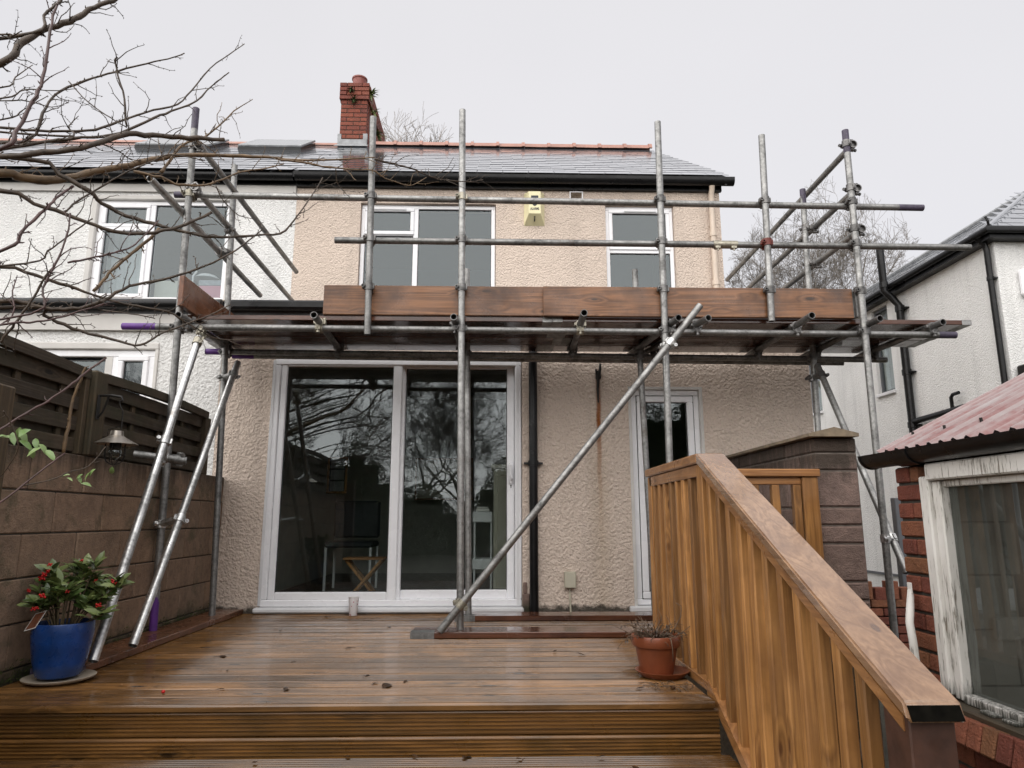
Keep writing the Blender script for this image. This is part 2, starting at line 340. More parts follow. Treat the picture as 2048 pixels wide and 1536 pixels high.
# ---------------------------------------------------------------- mesh helpers
class MB:
    def __init__(s): s.v = []; s.f = []
    def add(s, vs, fs):
        k = len(s.v); s.v += [tuple(map(float, p)) for p in vs]; s.f += [tuple(i + k for i in f) for f in fs]; return s
    def box(s, x0, x1, y0, y1, z0, z1, c=0.0):
        if x1 < x0: x0, x1 = x1, x0
        if y1 < y0: y0, y1 = y1, y0
        if z1 < z0: z0, z1 = z1, z0
        if c <= 0:
            vs = [(x, y, z) for x in (x0, x1) for y in (y0, y1) for z in (z0, z1)]
            return s.add(vs, [(0, 1, 3, 2), (4, 6, 7, 5), (0, 4, 5, 1), (2, 3, 7, 6), (0, 2, 6, 4), (1, 5, 7, 3)])
        c = min(c, .45 * min(x1 - x0, y1 - y0, z1 - z0))
        bm = bmesh.new(); bmesh.ops.create_cube(bm, size=1)
        for v in bm.verts: v.co = Vector(((x0 + x1) / 2 + v.co.x * (x1 - x0), (y0 + y1) / 2 + v.co.y * (y1 - y0), (z0 + z1) / 2 + v.co.z * (z1 - z0)))
        bmesh.ops.bevel(bm, geom=bm.edges[:], offset=c, segments=1, affect='EDGES')
        bm.verts.index_update(); s.add([v.co[:] for v in bm.verts], [[v.index for v in f.verts] for f in bm.faces]); bm.free(); return s
    def obox(s, p, ax, ay, az, lx, ly, lz, c=0.0):
        # box of size lx,ly,lz centred at p along unit axes
        k = len(s.v); s.box(-lx / 2, lx / 2, -ly / 2, ly / 2, -lz / 2, lz / 2, c)
        P = Vector(p); ax, ay, az = Vector(ax), Vector(ay), Vector(az)
        for i in range(k, len(s.v)):
            a = s.v[i]; s.v[i] = tuple(P + ax * a[0] + ay * a[1] + az * a[2])
        return s
    def tube(s, pts, rad, n=10, cap=True):
        pts = [Vector(p) for p in pts]
        if not isinstance(rad, (list, tuple)): rad = [rad] * len(pts)
        T = []
        for i in range(len(pts)):
            a = pts[max(0, i - 1)]; b = pts[min(len(pts) - 1, i + 1)]
            d = b - a; T.append(d.normalized() if d.length > 1e-9 else Vector((0, 0, 1)))
        u = T[0].orthogonal().normalized(); vs = []
        for i, p in enumerate(pts):
            u = u - T[i] * u.dot(T[i]); u = u.normalized() if u.length > 1e-6 else T[i].orthogonal().normalized()
            w = T[i].cross(u)
            for k in range(n):
                a = 2 * math.pi * k / n
                vs.append(p + (u * math.cos(a) + w * math.sin(a)) * rad[i])
        fs = [(i * n + k, i * n + (k + 1) % n, (i + 1) * n + (k + 1) % n, (i + 1) * n + k) for i in range(len(pts) - 1) for k in range(n)]
        if cap: fs += [tuple(range(n - 1, -1, -1)), tuple((len(pts) - 1) * n + k for k in range(n))]
        return s.add(vs, fs)
    def pipe(s, a, b, ro=.0242, ri=.0202, n=18, deep=.22):
        a, b = Vector(a), Vector(b); d = (b - a); L = d.length; d.normalize()
        u = d.orthogonal().normalized(); w = d.cross(u); deep = min(deep, L * .45)
        rings = [(a + d * deep, ri), (a, ri), (a, ro), (b, ro), (b, ri), (b - d * deep, ri)]
        vs = [p + (u * math.cos(2 * math.pi * k / n) + w * math.sin(2 * math.pi * k / n)) * r for p, r in rings for k in range(n)]
        fs = [(i * n + k, i * n + (k + 1) % n, (i + 1) * n + (k + 1) % n, (i + 1) * n + k) for i in range(5) for k in range(n)]
        fs += [tuple(range(n - 1, -1, -1)), tuple(5 * n + k for k in range(n))]
        return s.add(vs, fs)
    def lathe(s, prof, cx, cy, n=32, cap=False):
        vs = [(cx + r * math.cos(2 * math.pi * k / n), cy + r * math.sin(2 * math.pi * k / n), z) for r, z in prof for k in range(n)]
        fs = [(i * n + k, i * n + (k + 1) % n, (i + 1) * n + (k + 1) % n, (i + 1) * n + k) for i in range(len(prof) - 1) for k in range(n)]
        if cap: fs += [tuple((len(prof) - 1) * n + k for k in range(n)), tuple(range(n - 1, -1, -1))]
        return s.add(vs, fs)
    def prism(s, poly, axis, a, b):
        # extrude a 2-D polygon (other two axes in xyz order) between a and b on axis
        def P(p, t):
            q = list(p); q.insert(axis, t); return tuple(q)
        n = len(poly)
        return s.add([P(p, a) for p in poly] + [P(p, b) for p in poly],
                     [tuple(range(n))[::-1], tuple(range(n, 2 * n))] + [(i, (i + 1) % n, n + (i + 1) % n, n + i) for i in range(n)])
    def mesh(s, name, off=(0, 0, 0), smooth=0):
        me = bpy.data.meshes.new(name)
        me.from_pydata([(x - off[0], y - off[1], z - off[2]) for x, y, z in s.v], [], s.f)
        bm = bmesh.new(); bm.from_mesh(me); bmesh.ops.recalc_face_normals(bm, faces=bm.faces[:]); bm.to_mesh(me); bm.free()
        if smooth:
            for p in me.polygons: p.use_smooth = True
            if smooth < 180: me.set_sharp_from_angle(angle=R(smooth))
        return me

BASE = {}
def tag(o, label, cat, group=None, kind=None):
    if label: o['label'] = label
    if cat: o['category'] = cat
    if group: o['group'] = group
    if kind: o['kind'] = kind
    return o
def thing(name, label, cat, loc=(0, 0, 0), group=None):
    o = bpy.data.objects.new(name, None); COL.objects.link(o); o.location = loc; o.empty_display_size = .1
    BASE[o] = Vector(loc); return tag(o, label, cat, group)
def part(name, mb, m, parent, smooth=0, at=None, label=None, kind=None):
    """one mesh object under parent; mb holds world coordinates"""
    pb = BASE[parent]; at = Vector(at) if at is not None else pb
    o = bpy.data.objects.new(name, mb.mesh(name, at, smooth)); COL.objects.link(o)
    o.data.materials.append(M[m] if isinstance(m, str) else m)
    o.parent = parent; o.location = at - pb; BASE[o] = at
    if label: o['label'] = label
    if kind: o['kind'] = kind
    return o
def solo(name, mb, m, label, cat, base, smooth=0, group=None, kind=None):
    base = Vector(base)
    o = bpy.data.objects.new(name, mb.mesh(name, base, smooth)); COL.objects.link(o); o.location = base
    o.data.materials.append(M[m] if isinstance(m, str) else m); BASE[o] = base
    return tag(o, label, cat, group, kind)
def clone(o, loc, parent, rot=None, sc=None):
    c = o.copy(); COL.objects.link(c); c.parent = parent; c.location = Vector(loc) - BASE[parent]
    if rot is not None: c.rotation_euler = rot
    if sc is not None: c.scale = sc
    BASE[c] = Vector(loc); return c

def wall(axis, face, thick, u0, u1, z0, z1, holes=()):
    """slab with rectangular holes; axis 1: lies at Y=face, going back by thick; axis 0: at X=face"""
    us = sorted({u0, u1, *[h[0] for h in holes], *[h[1] for h in holes]}); zs = sorted({z0, z1, *[h[2] for h in holes], *[h[3] for h in holes]})
    us = [u for u in us if u0 <= u <= u1]; zs = [z for z in zs if z0 <= z <= z1]
    def solid(i, j):
        if not (0 <= i < len(us) - 1 and 0 <= j < len(zs) - 1): return False
        cu, cz = (us[i] + us[i + 1]) / 2, (zs[j] + zs[j + 1]) / 2
        return not any(h[0] < cu < h[1] and h[2] < cz < h[3] for h in holes)
    def P(u, d, z): return (u, face + d, z) if axis == 1 else (face + d, u, z)
    mb = MB()
    def q(*p): mb.add(p, [(0, 1, 2, 3)])
    for i in range(len(us) - 1):
        for j in range(len(zs) - 1):
            if not solid(i, j): continue
            a, b, c, d = us[i], us[i + 1], zs[j], zs[j + 1]
            q(P(a, 0, c), P(b, 0, c), P(b, 0, d), P(a, 0, d)); q(P(a, thick, c), P(a, thick, d), P(b, thick, d), P(b, thick, c))
            if not solid(i - 1, j): q(P(a, 0, c), P(a, 0, d), P(a, thick, d), P(a, thick, c))
            if not solid(i + 1, j): q(P(b, 0, c), P(b, thick, c), P(b, thick, d), P(b, 0, d))
            if not solid(i, j - 1): q(P(a, 0, c), P(a, thick, c), P(b, thick, c), P(b, 0, c))
            if not solid(i, j + 1): q(P(a, 0, d), P(b, 0, d), P(b, thick, d), P(a, thick, d))
    bm = bmesh.new(); me = mb.mesh('w'); bm.from_mesh(me); bmesh.ops.remove_doubles(bm, verts=bm.verts[:], dist=1e-5)
    bm.verts.index_update(); out = MB(); out.add([v.co[:] for v in bm.verts], [[v.index for v in f.verts] for f in bm.faces]); bm.free(); bpy.data.meshes.remove(me)
    return out
def frame_bars(mb, x0, x1, z0, z1, y0, y1, w, c=.006):
    mb.box(x0, x1, y0, y1, z1 - w, z1, c); mb.box(x0, x1, y0, y1, z0, z0 + w, c)
    mb.box(x0, x0 + w, y0, y1, z0 + w, z1 - w, c); mb.box(x1 - w, x1, y0, y1, z0 + w, z1 - w, c)
def pane(parent, x0, x1, z0, z1, y, m='glass'):
    p = part('pane', MB().box(x0, x1, y, y + .006, z0, z1), m, parent)
    g = MB(); frame_bars(g, x0 - .004, x1 + .004, z0 - .004, z1 + .004, y - .006, y - .001, .010, 0); part('glazing_seal', g, 'gasket', parent)
    return p

# ---------------------------------------------------------------- ground
g = MB(); n = 40
for i in range(n + 1):
    for j in range(n + 1):
        x = (i / n * 2 - 1); y = (j / n * 2 - 1)
        X = 400 * x * abs(x) ** 1.2; Y = 400 * y * abs(y) ** 1.2
        g.v.append((X, Y, -.62 + .02 * math.sin(i * 1.7 + j * 2.3)))
g.f = [(i * (n + 1) + j, (i + 1) * (n + 1) + j, (i + 1) * (n + 1) + j + 1, i * (n + 1) + j + 1) for i in range(n) for j in range(n)]
solo('ground', g, 'ground_m', None, None, (0, 0, -.62), kind='structure')

# ---------------------------------------------------------------- the cream house
D = 5.93; YU = 8.07
house = thing('rendered_house', 'cream roughcast house with sliding patio door, brick chimney and scaffold in front', 'house', (0.2, 7.5, -.6))
HX0, HX1 = -2.36, 2.78
holes = [(-1.90, .24, .0, 2.12), (1.165, 1.815, .0, 1.885)]
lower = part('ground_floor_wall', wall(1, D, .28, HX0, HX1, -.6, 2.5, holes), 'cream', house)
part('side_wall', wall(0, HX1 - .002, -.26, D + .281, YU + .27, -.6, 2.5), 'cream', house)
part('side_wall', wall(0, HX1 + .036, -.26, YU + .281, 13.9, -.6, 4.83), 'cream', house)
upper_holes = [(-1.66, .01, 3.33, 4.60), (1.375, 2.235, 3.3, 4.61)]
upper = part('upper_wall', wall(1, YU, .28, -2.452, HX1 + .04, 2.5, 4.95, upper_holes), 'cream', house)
part('flat_roof', MB().box(HX0, HX1 - .01, D - .02, YU - .002, 2.502, 2.56), 'felt', house)
part('flat_roof_gutter', MB().box(HX0 + .01, HX1 - .02, D - .12, D - .022, 2.53, 2.615, .02), 'black', house)
# rooms behind the openings
def room(parent, x0, x1, y0, y1, z0, z1, m, fm=None, name='room_lining'):
    mb = MB()
    def q(*p): mb.add(p, [(0, 1, 2, 3)])
    q((x0, y0, z0), (x0, y1, z0), (x0, y1, z1), (x0, y0, z1)); q((x1, y0, z0), (x1, y0, z1), (x1, y1, z1), (x1, y1, z0))
    q((x0, y1, z0), (x1, y1, z0), (x1, y1, z1), (x0, y1, z1)); q((x0, y0, z1), (x0, y1, z1), (x1, y1, z1), (x1, y0, z1))
    part(name, mb, m, parent)
    part('room_floor', MB().box(x0, x1, y0, y1, z0 - .02, z0), fm or m, parent)
room(house, -2.2, .98, D + .285, 9.9, .02, 2.45, 'room', 'room_floor')
room(house, 1.02, 2.4, D + .285, 8.6, .02, 2.45, 'room', 'room_floor')
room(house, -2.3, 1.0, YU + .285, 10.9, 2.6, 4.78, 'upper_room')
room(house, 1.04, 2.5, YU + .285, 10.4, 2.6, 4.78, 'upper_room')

# sliding patio door
mb = MB()
frame_bars(mb, -1.895, .235, .05, 2.115, D - .012, D + .13, .055, .008)
mb.box(-.80, -.772, D + .03, D + .12, .105, 2.06)
pd = part('patio_door', mb, 'upvc', house)
part('sill', MB().box(-1.93, .25, D - .075, D + .05, .006, .048, .012), 'upvc_dirty', pd)
mb = MB(); zb, zt = .100, 2.070
mb.box(-1.838, -1.783, D - .004, D + .05, zb, zt, .008); mb.box(-.872, -.795, D - .004, D + .05, zb, zt, .008)
mb.box(-1.783, -.872, D - .004, D + .05, zb, .165, .008); mb.box(-1.783, -.872, D - .004, D + .05, 2.045, zt, .008)
part('sliding_sash', mb, 'upvc', pd)
mb = MB()
mb.box(-.794, -.768, D + .055, D + .105, zb, zt, .004); mb.box(.113, .178, D + .055, D + .105, zb, zt, .008)
mb.box(-.768, .113, D + .055, D + .105, zb, .175, .008); mb.box(-.768, .113, D + .055, D + .105, 2.045, zt, .008)
part('fixed_sash', mb, 'upvc', pd)
pane(pd, -1.783, -.872, .165, 2.045, D + .018); pane(pd, -.768, .113, .175, 2.045, D + .078)
mb = MB(); mb.box(.128, .166, D + .028, D + .056, 1.04, 1.225, .012); mb.tube([(.135, D + .03, 1.21), (.135, D - .012, 1.20), (.14, D - .018, 1.13), (.155, D - .012, 1.09), (.155, D + .03, 1.075)], .009, 8)
part('handle', mb, 'upvc', pd, 40)
part('keyhole', MB().tube([(.147, D + .024, 1.03), (.147, D + .03, 1.03)], .007, 10).box(.144, .150, D + .024, D + .03, 1.01, 1.03), 'gasket', pd)
mb = MB()
for x in (-1.895, .235 - .03): part('sealant_bead', MB().box(x - .012, x + .012, D - .016, D - .002, .06, 2.1), 'upvc_dirty', pd)

# back door
mb = MB(); frame_bars(mb, 1.19, 1.79, .05, 1.86, D + .03, D + .10, .05, .006)
bd = part('back_door', mb, 'upvc', house)
mb = MB(); mb.box(1.165, 1.19, D - .004, D + .12, 0, 1.885).box(1.79, 1.815, D - .004, D + .12, 0, 1.885).box(1.19, 1.79, D - .004, D + .12, 1.86, 1.885)
part('reveal', mb, 'smooth', bd)
part('sill', MB().box(1.12, 1.86, D - .05, D + .03, .004, .05, .01), 'upvc_dirty', bd)
mb = MB(); frame_bars(mb, 1.243, 1.737, .103, 1.807, D + .02, D + .085, .055, .006)
mb.box(1.298, 1.682, D + .02, D + .085, .765, .865, .006)
part('door_leaf', mb, 'upvc', bd)
g = MB(); frame_bars(g, 1.238, 1.742, .098, 1.812, D + .030, D + .035, .012, 0); part('weather_seal', g, 'gasket', bd)
pane(bd, 1.298, 1.682, .865, 1.752, D + .05)
part('door_panel', MB().box(1.298, 1.682, D + .045, D + .07, .158, .765, .004), 'upvc', bd)
g = MB(); frame_bars(g, 1.30, 1.68, .16, .763, D + .041, D + .044, .007, 0); part('panel_seal', g, 'gasket', bd)

def window(parent, x0, x1, z0, z1, y, w, verts=(), parts_=(), m='upvc', sill=None, name='window'):
    """outer frame, mullions (x) and per-light (x0,x1,z0,z1,opening) panes"""
    mb = MB(); frame_bars(mb, x0, x1, z0, z1, y, y + .07, w, .006)
    for bx0, bx1, bz0, bz1 in verts: mb.box(bx0, bx1, y + .002, y + .068, bz0, bz1, .005)
    f = part(name, mb, m, parent)
    for a, b, c, d, op in parts_:
        if op:
            sm = MB(); frame_bars(sm, a, b, c, d, y - .014, y + .05, .05, .008); part('sash', sm, m, f)
            pane(f, a + .05, b - .05, c + .05, d - .05, y + .02, 'glass_up')
        else: pane(f, a, b, c, d, y + .03, 'glass_up')
    if sill: part('sill', MB().box(*sill, .008), 'smooth', f)
    return f
y = YU + .05
w1 = window(house, -1.655, .005, 3.34, 4.595, y, .05, [(-1.01, -.95, 3.39, 4.545), (-1.605, -1.01, 4.19, 4.24)],
            [(-1.615, -1.0, 4.2, 4.555, 1), (-1.605, -1.01, 3.39, 4.19, 0), (-.95, -.045, 3.39, 4.545, 0)])
part('trickle_vent', MB().box(-1.52, -1.10, y - .028, y - .014, 4.523, 4.538), 'upvc_dirty', w1)
w2 = window(house, 1.38, 2.23, 3.31, 4.605, y, .05, [(1.43, 2.18, 3.99, 4.06)],
            [(1.42, 2.19, 4.03, 4.565, 1), (1.43, 2.18, 3.36, 3.99, 0)])
part('trickle_vent', MB().box(1.62, 2.02, y - .028, y - .014, 4.530, 4.545), 'upvc_dirty', w2)
mb = MB()
for zz in (4.695, 4.715, 4.735, 4.755): mb.add([(.95, YU - .004, zz), (1.08, YU - .004, zz), (1.08, YU - .018, zz - .012), (.95, YU - .018, zz - .012)], [(0, 1, 2, 3)])
v = part('air_vent', mb, 'coping', house); g = MB(); frame_bars(g, .93, 1.10, 4.665, 4.775, YU - .022, YU + .01, .016, .003); part('vent_frame', g, 'upvc', v)

# roof: two slopes meeting at the ridge, slates as pieces
EY, EZ, RY, RZ = 7.92, 4.94, 11.2, 7.15
sl = Vector((0, RY - EY, RZ - EZ)); SL = sl.length; sl.normalize(); nrm = Vector((0, -sl.z, sl.y)); ang = math.atan2(sl.z, sl.y)
def roof_slab(parent, x0, x1, x1t, m='felt', name='roof'):
    mb = MB(); e = .012
    mb.add([(x0, EY, EZ - e), (x1, EY, EZ - e), (x1t, RY, RZ - e), (x0, RY, RZ - e), (x0, 2 * RY - EY, EZ), (x1, 2 * RY - EY, EZ),
            (x0, EY, EZ - .08), (x1, EY, EZ - .08), (x1t, RY, RZ - .1), (x0, RY, RZ - .1)],
           [(0, 1, 2, 3), (3, 2, 5, 4), (6, 9, 8, 7), (1, 7, 8, 2), (0, 3, 9, 6), (0, 6, 7, 1)])
    return part(name, mb, m, parent)
roof = roof_slab(house, -2.452, HX1 + .10, HX1 - .10)
GA, SW = .243, .318
def slate_mesh(name, w):
    mb = MB(); L = GA * 1.75
    mb.box(-w / 2, w / 2, 0, L, 0, .005)
    me = mb.mesh(name); me.materials.append(M['slate']); return me
sm_full = slate_mesh('slate', SW - .006); cnt = 0
rotx = ang - .014
def lay_slates(x0, x1, x1t, make):
    rows = int(SL / GA)
    for r in range(rows):
        p = Vector((0, EY, EZ)) + sl * (r * GA - .05) + nrm * .012
        xe = x1 + (x1t - x1) * r / rows + (.012 if r % 2 else -.01)
        x = x0 + (SW / 2 if r % 2 else 0)
        if r % 2: make(x0 + SW / 4, p, .5)
        while x < xe - .02:
            wv = min(SW, xe - x); make(x + wv / 2, p, wv / SW); x += SW
def slate_part(xc, p, frac):
    o = bpy.data.objects.new('slate', sm_full); COL.objects.link(o); o.parent = roof
    o.location = Vector((xc, p.y, p.z)) - BASE[roof] + nrm * rnd.uniform(-.0005, .0012); o.rotation_euler = (rotx, rnd.uniform(-.004, .004), rnd.uniform(-.006, .006)); o.scale.x = frac
lay_slates(-2.45, HX1 + .12, HX1 - .07, slate_part)
def slates_stuff(parent, x0, x1, x1t):
    mb = MB()
    def mk(xc, p, frac):
        w = (SW - .006) * frac; L = GA * 1.75; up = (sl - nrm * .014).normalized(); nn = up.cross(Vector((-1, 0, 0)))
        q = p + nrm * rnd.uniform(-.001, .003)
        mb.obox(Vector((xc, q.y, q.z)) + up * (L / 2), (1, 0, 0), up, nrm, w, L, .005)
    lay_slates(x0, x1, x1t, mk)
    return part('slates', mb, 'slate', parent, kind='stuff')
# ridge tiles
rt = MB()
prof = [(math.cos(a) * .125, math.sin(a) * .11) for a in [math.pi * k / 8 for k in range(9)]]
rt.prism([(p[0], p[1]) for p in prof] + [(p[0] * .88, p[1] * .86) for p in prof[::-1]], 0, -.222, .222)
prof2 = [(p[0] * 1.13, p[1] * 1.16) for p in prof]
rt.prism([(p[0] * 1.16, p[1] * 1.20) for p in prof] + [(p[0] * 1.0, p[1] * 1.0) for p in prof[::-1]], 0, .168, .220)
rme = rt.mesh('ridge_tile', smooth=50); rme.materials.append(M['ridge'])
x = -1.93
while x < HX1 - .2:
    o = bpy.data.objects.new('ridge_tile', rme); COL.objects.link(o); o.parent = roof
    o.location = Vector((x, RY, RZ - .035 + rnd.uniform(-.006, .006))) - BASE[roof]; o.rotation_euler = (0, rnd.uniform(-.012, .012), 0); x += .445
# eaves
part('fascia', MB().box(-2.452, HX1 + .06, YU - .05, YU - .002, 4.785, 4.945), 'black', house)
gut = MB()
pr = [(EY + .03 + .058 * math.cos(a), 4.885 + .062 * math.sin(a)) for a in [math.pi + math.pi * k / 8 for k in range(9)]]
gut.prism([(EY - .032, 4.915), *pr, (EY + .088, 4.91), (EY + .080, 4.90), *[(EY + .03 + .050 * math.cos(a), 4.887 + .052 * math.sin(a)) for a in [2 * math.pi - math.pi * k / 8 for k in range(9)]], (EY - .024, 4.905)], 0, -2.45, HX1 + .19)
gutter = part('gutter', gut, 'black', house, 40)
part('verge_board', MB().add([(HX1 + .095, EY, EZ - .12), (HX1 + .095, EY, EZ - .01), (HX1 - .105, RY, RZ - .01), (HX1 - .105, RY, RZ - .15), (HX1 + .07, EY, EZ - .12), (HX1 + .07, EY, EZ - .01), (HX1 - .13, RY, RZ - .01), (HX1 - .13, RY, RZ - .15)], [(0, 1, 2, 3), (4, 7, 6, 5), (0, 4, 5, 1), (0, 3, 7, 4)]), 'black', house)
part('gable', MB().add([(HX1 - .02, YU, 4.7), (HX1 - .02, 14.3, 4.7), (HX1 - .13, RY, RZ - .1)], [(0, 1, 2)]), 'cream', house)
# downpipes
dp = MB().tube([(2.70, EY + .03, 4.83), (2.70, YU - .06, 4.72), (2.70, YU - .05, 4.55), (2.70, YU - .05, 2.56)], .034, 12)
dpo = part('rainwater_pipe', dp, 'pipe_cream', house, 50, label='cream painted downpipe at the upper right corner')
for z in (3.55, 4.18): part('pipe_collar', MB().tube([(2.70, YU - .05, z), (2.70, YU - .05, z + .06)], .042, 12), 'pipe_cream', dpo)
dp = MB().tube([(.335, D - .045, .0), (.335, D - .045, 2.56)], .036, 14)
dpo = part('rainwater_pipe', dp, 'black', house, 50, label='black downpipe beside the patio door')
part('pipe_collar', MB().tube([(.335, D - .045, 1.19), (.335, D - .045, 1.235)], .044, 14).box(.255, .415, D - .05, D - .02, 1.205, 1.222), 'black', dpo)

# chimney
CX0, CX1, CY0, CY1, CZ0, CZ1 = -2.70, -2.235, 11.05, 12.75, 6.6, 8.27
chim = part('chimney', MB().box(CX0 + .008, CX1 - .008, CY0 + .008, CY1 - .008, CZ0, CZ1 + .0), 'mortar', house)
bme = {}
def brick_obj(parent, c, s, m='brick', name='brick', rot=None):
    k = (tuple(round(v, 3) for v in s), m)
    if k not in bme:
        me = MB().box(-s[0] / 2, s[0] / 2, -s[1] / 2, s[1] / 2, -s[2] / 2, s[2] / 2, min(.005, min(s) * .12)).mesh(name); me.materials.append(M[m]); bme[k] = me
    o = bpy.data.objects.new(name, bme[k]); COL.objects.link(o); o.parent = parent; o.location = Vector(c) - BASE[parent]
    o.rotation_euler = rot or (rnd.uniform(-.004, .004), rnd.uniform(-.006, .006), rnd.uniform(-.006, .006)); return o
H = .082; rows = 14; z = CZ1 - H / 2; other = MB()
for r in range(rows):
    off = .028 if r < 4 else 0.0
    x0, x1, y0, y1 = CX0 - off, CX1 + off, CY0 - off, CY1 + off
    h = H - .012
    cuts = [(0, .5), (.5, 1)] if r % 2 else [(0, .25), (.25, .75), (.75, 1)]
    W_ = x1 - x0
    for a, b in cuts:
        brick_obj(chim, ((x0 + (a + b) / 2 * W_), y0 + .05, z), (W_ * (b - a) - .010, .1, h))
    L = y1 - y0 - .1; nb = 7
    st = 0 if r % 2 else .5
    for k in range(nb + 1):
        a = max(0, (k - st) / nb); b = min(1, (k + 1 - st) / nb)
        if b - a < .03: continue
        brick_obj(chim, (x1 - .05, y0 + .1 + (a + b) / 2 * L, z), (.1, L * (b - a) - .010, h))
        other.box(x0, x0 + .09, y0 + .1 + a * L + .005, y0 + .1 + b * L - .005, z - h / 2, z + h / 2)
    z -= H
part('far_brickwork', other, 'brick', chim, kind='stuff')
part('flaunching', MB().add([(CX0, CY0, CZ1), (CX1, CY0, CZ1), (CX1, CY1, CZ1), (CX0, CY1, CZ1), (CX0 + .1, CY0 + .12, CZ1 + .07), (CX1 - .1, CY0 + .12, CZ1 + .07), (CX1 - .1, CY1 - .12, CZ1 + .07), (CX0 + .1, CY1 - .12, CZ1 + .07)], [(0, 1, 5, 4), (1, 2, 6, 5), (2, 3, 7, 6), (3, 0, 4, 7), (4, 5, 6, 7)]), 'mortar_lt', chim)
part('chimney_pot', MB().lathe([(.10, CZ1 + .03), (.112, CZ1 + .13), (.125, CZ1 + .235), (.138, CZ1 + .245), (.138, CZ1 + .27), (.112, CZ1 + .27), (.10, CZ1 + .1)], -2.45, 11.33, 24), 'potred', chim, 45)
part('flashing', MB().box(CX0 - .02, CX1 + .02, CY0 - .025, CY0 + .02, RZ - .17, RZ + .03, .004).add([(CX0 - .05, CY0 - .16, RZ - .17), (CX1 + .05, CY0 - .16, RZ - .17), (CX1 + .05, CY0 - .02, RZ - .07), (CX0 - .05, CY0 - .02, RZ - .07)], [(0, 1, 2, 3)]).box(CX0 - .022, CX0 + .04, CY0 - .022, CY0 + .02, RZ + .03, RZ + .13).box(CX1 - .05, CX1 + .022, CY0 - .022, CY0 + .02, RZ + .03, RZ + .14), 'lead', chim)
def leaf_quad(mb, p, d, nrm_, L, w, bend=.2):
    d = Vector(d).normalized(); n = Vector(nrm_); s = d.cross(n)
    s = s.normalized() if s.length > 1e-6 else d.orthogonal().normalized(); n = s.cross(d).normalized(); p = Vector(p)
    prof = [(0, .08), (.22, .72), (.5, 1), (.78, .74), (1, .04)]
    vs = []
    for t, q in prof:
        c = p + d * (L * t) - n * (bend * L * t * t)
        vs += [c - s * (w * .5 * q) + n * (.16 * w * q), c, c + s * (w * .5 * q) + n * (.16 * w * q)]
    fs = []
    for i in range(4):
        a = i * 3; fs += [(a, a + 1, a + 4, a + 3), (a + 1, a + 2, a + 5, a + 4)]
    mb.add(vs, fs)
for nm, (px, py, pz), k, r_ in [('a', (CX1 + .03, CY0 + .1, 8.12), 26, .17), ('b', (CX1 + .06, CY0 + .25, 7.86), 16, .13), ('c', (CX1 + .03, CY0 + .75, 7.72), 26, .2), ('d', (CX1 + .03, CY0 + .85, 7.5), 18, .17), ('e', (CX0 + .18, CY0 - .04, 8.12), 26, .09), ('f', (CX0 + .23, CY0 - .04, 7.93), 26, .09)]:
    mb = MB()
    for i in range(k):
        d = Vector((rnd.uniform(-.3, 1) if nm in 'abcd' else rnd.uniform(-.8, .8), rnd.uniform(-.8, .2), rnd.uniform(-.6, .8)))
        leaf_quad(mb, Vector((px, py, pz)) + Vector([rnd.uniform(-.02, .02) for _ in '123']) , d, (0, -.4, 1), r_ * rnd.uniform(.6, 1.1), r_ * .22, .5)
        mb.tube([(px, py, pz), Vector((px, py, pz)) + d.normalized() * r_ * .4], .004, 4)
    tuft = {'a': 'green weed sprouting from the top right corner of the brick chimney', 'b': 'small green weed just below the top corner of the chimney',
            'c': 'larger green weed growing out of the chimney side behind the pole', 'd': 'lowest green weed on the chimney side above the ridge tiles',
            'e': 'brown green moss tuft on the upper front of the chimney', 'f': 'lower moss tuft hanging on the chimney front'}[nm]
    solo('weed', mb, 'moss' if nm in 'ef' else 'leaf', tuft, 'weed', (px, py, pz), group='weeds on the chimney')

# ---------------------------------------------------------------- white house on the left, same terrace
nb_ = thing('terraced_house', 'white roughcast terraced house on the left behind the bare branches', 'house', (-5.5, 7.5, -.6))
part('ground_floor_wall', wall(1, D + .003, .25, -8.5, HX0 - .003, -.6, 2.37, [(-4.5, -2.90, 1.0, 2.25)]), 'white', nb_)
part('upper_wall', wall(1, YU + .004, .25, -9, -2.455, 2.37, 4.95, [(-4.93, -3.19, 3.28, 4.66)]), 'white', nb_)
part('flat_roof', MB().box(-8.5, HX0 - .002, D - .03, YU, 2.502, 2.56), 'felt', nb_)
part('fascia', MB().box(-8.5, HX0 - .002, D - .035, D - .005, 2.355, 2.5), 'smooth', nb_)
part('flat_roof_gutter', MB().tube([(-8.5, D - .09, 2.575), (HX0, D - .09, 2.575)], .045, 12), 'black', nb_, 40)
part('roof_edge', MB().box(-8.5, -3.1, D + .2, D + .5, 2.56, 2.66, .01), 'felt', nb_)
y = YU + .03
wn = window(nb_, -4.86, -3.25, 3.31, 4.60, y, .055, [(-4.24, -4.17, 3.365, 4.545), (-4.80, -4.24, 4.24, 4.29)],
            [(-4.81, -4.23, 4.25, 4.555, 1), (-4.81, -4.23, 3.355, 4.25, 1), (-4.17, -3.305, 3.365, 4.545, 0)],)
mb = MB(); mb.box(-4.93, -4.86, YU - .012, YU + .12, 3.28, 4.66, .01).box(-3.25, -3.19, YU - .012, YU + .12, 3.28, 4.66, .01).box(-4.86, -3.25, YU - .012, YU + .12, 4.60, 4.66, .01)
part('surround', mb, 'smooth', wn)
part('sill', MB().box(-5.05, -3.1, YU - .14, YU + .02, 3.20, 3.285, .012), 'coping', wn)
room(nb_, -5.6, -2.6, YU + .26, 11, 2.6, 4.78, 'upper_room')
cur = MB(); k = 26
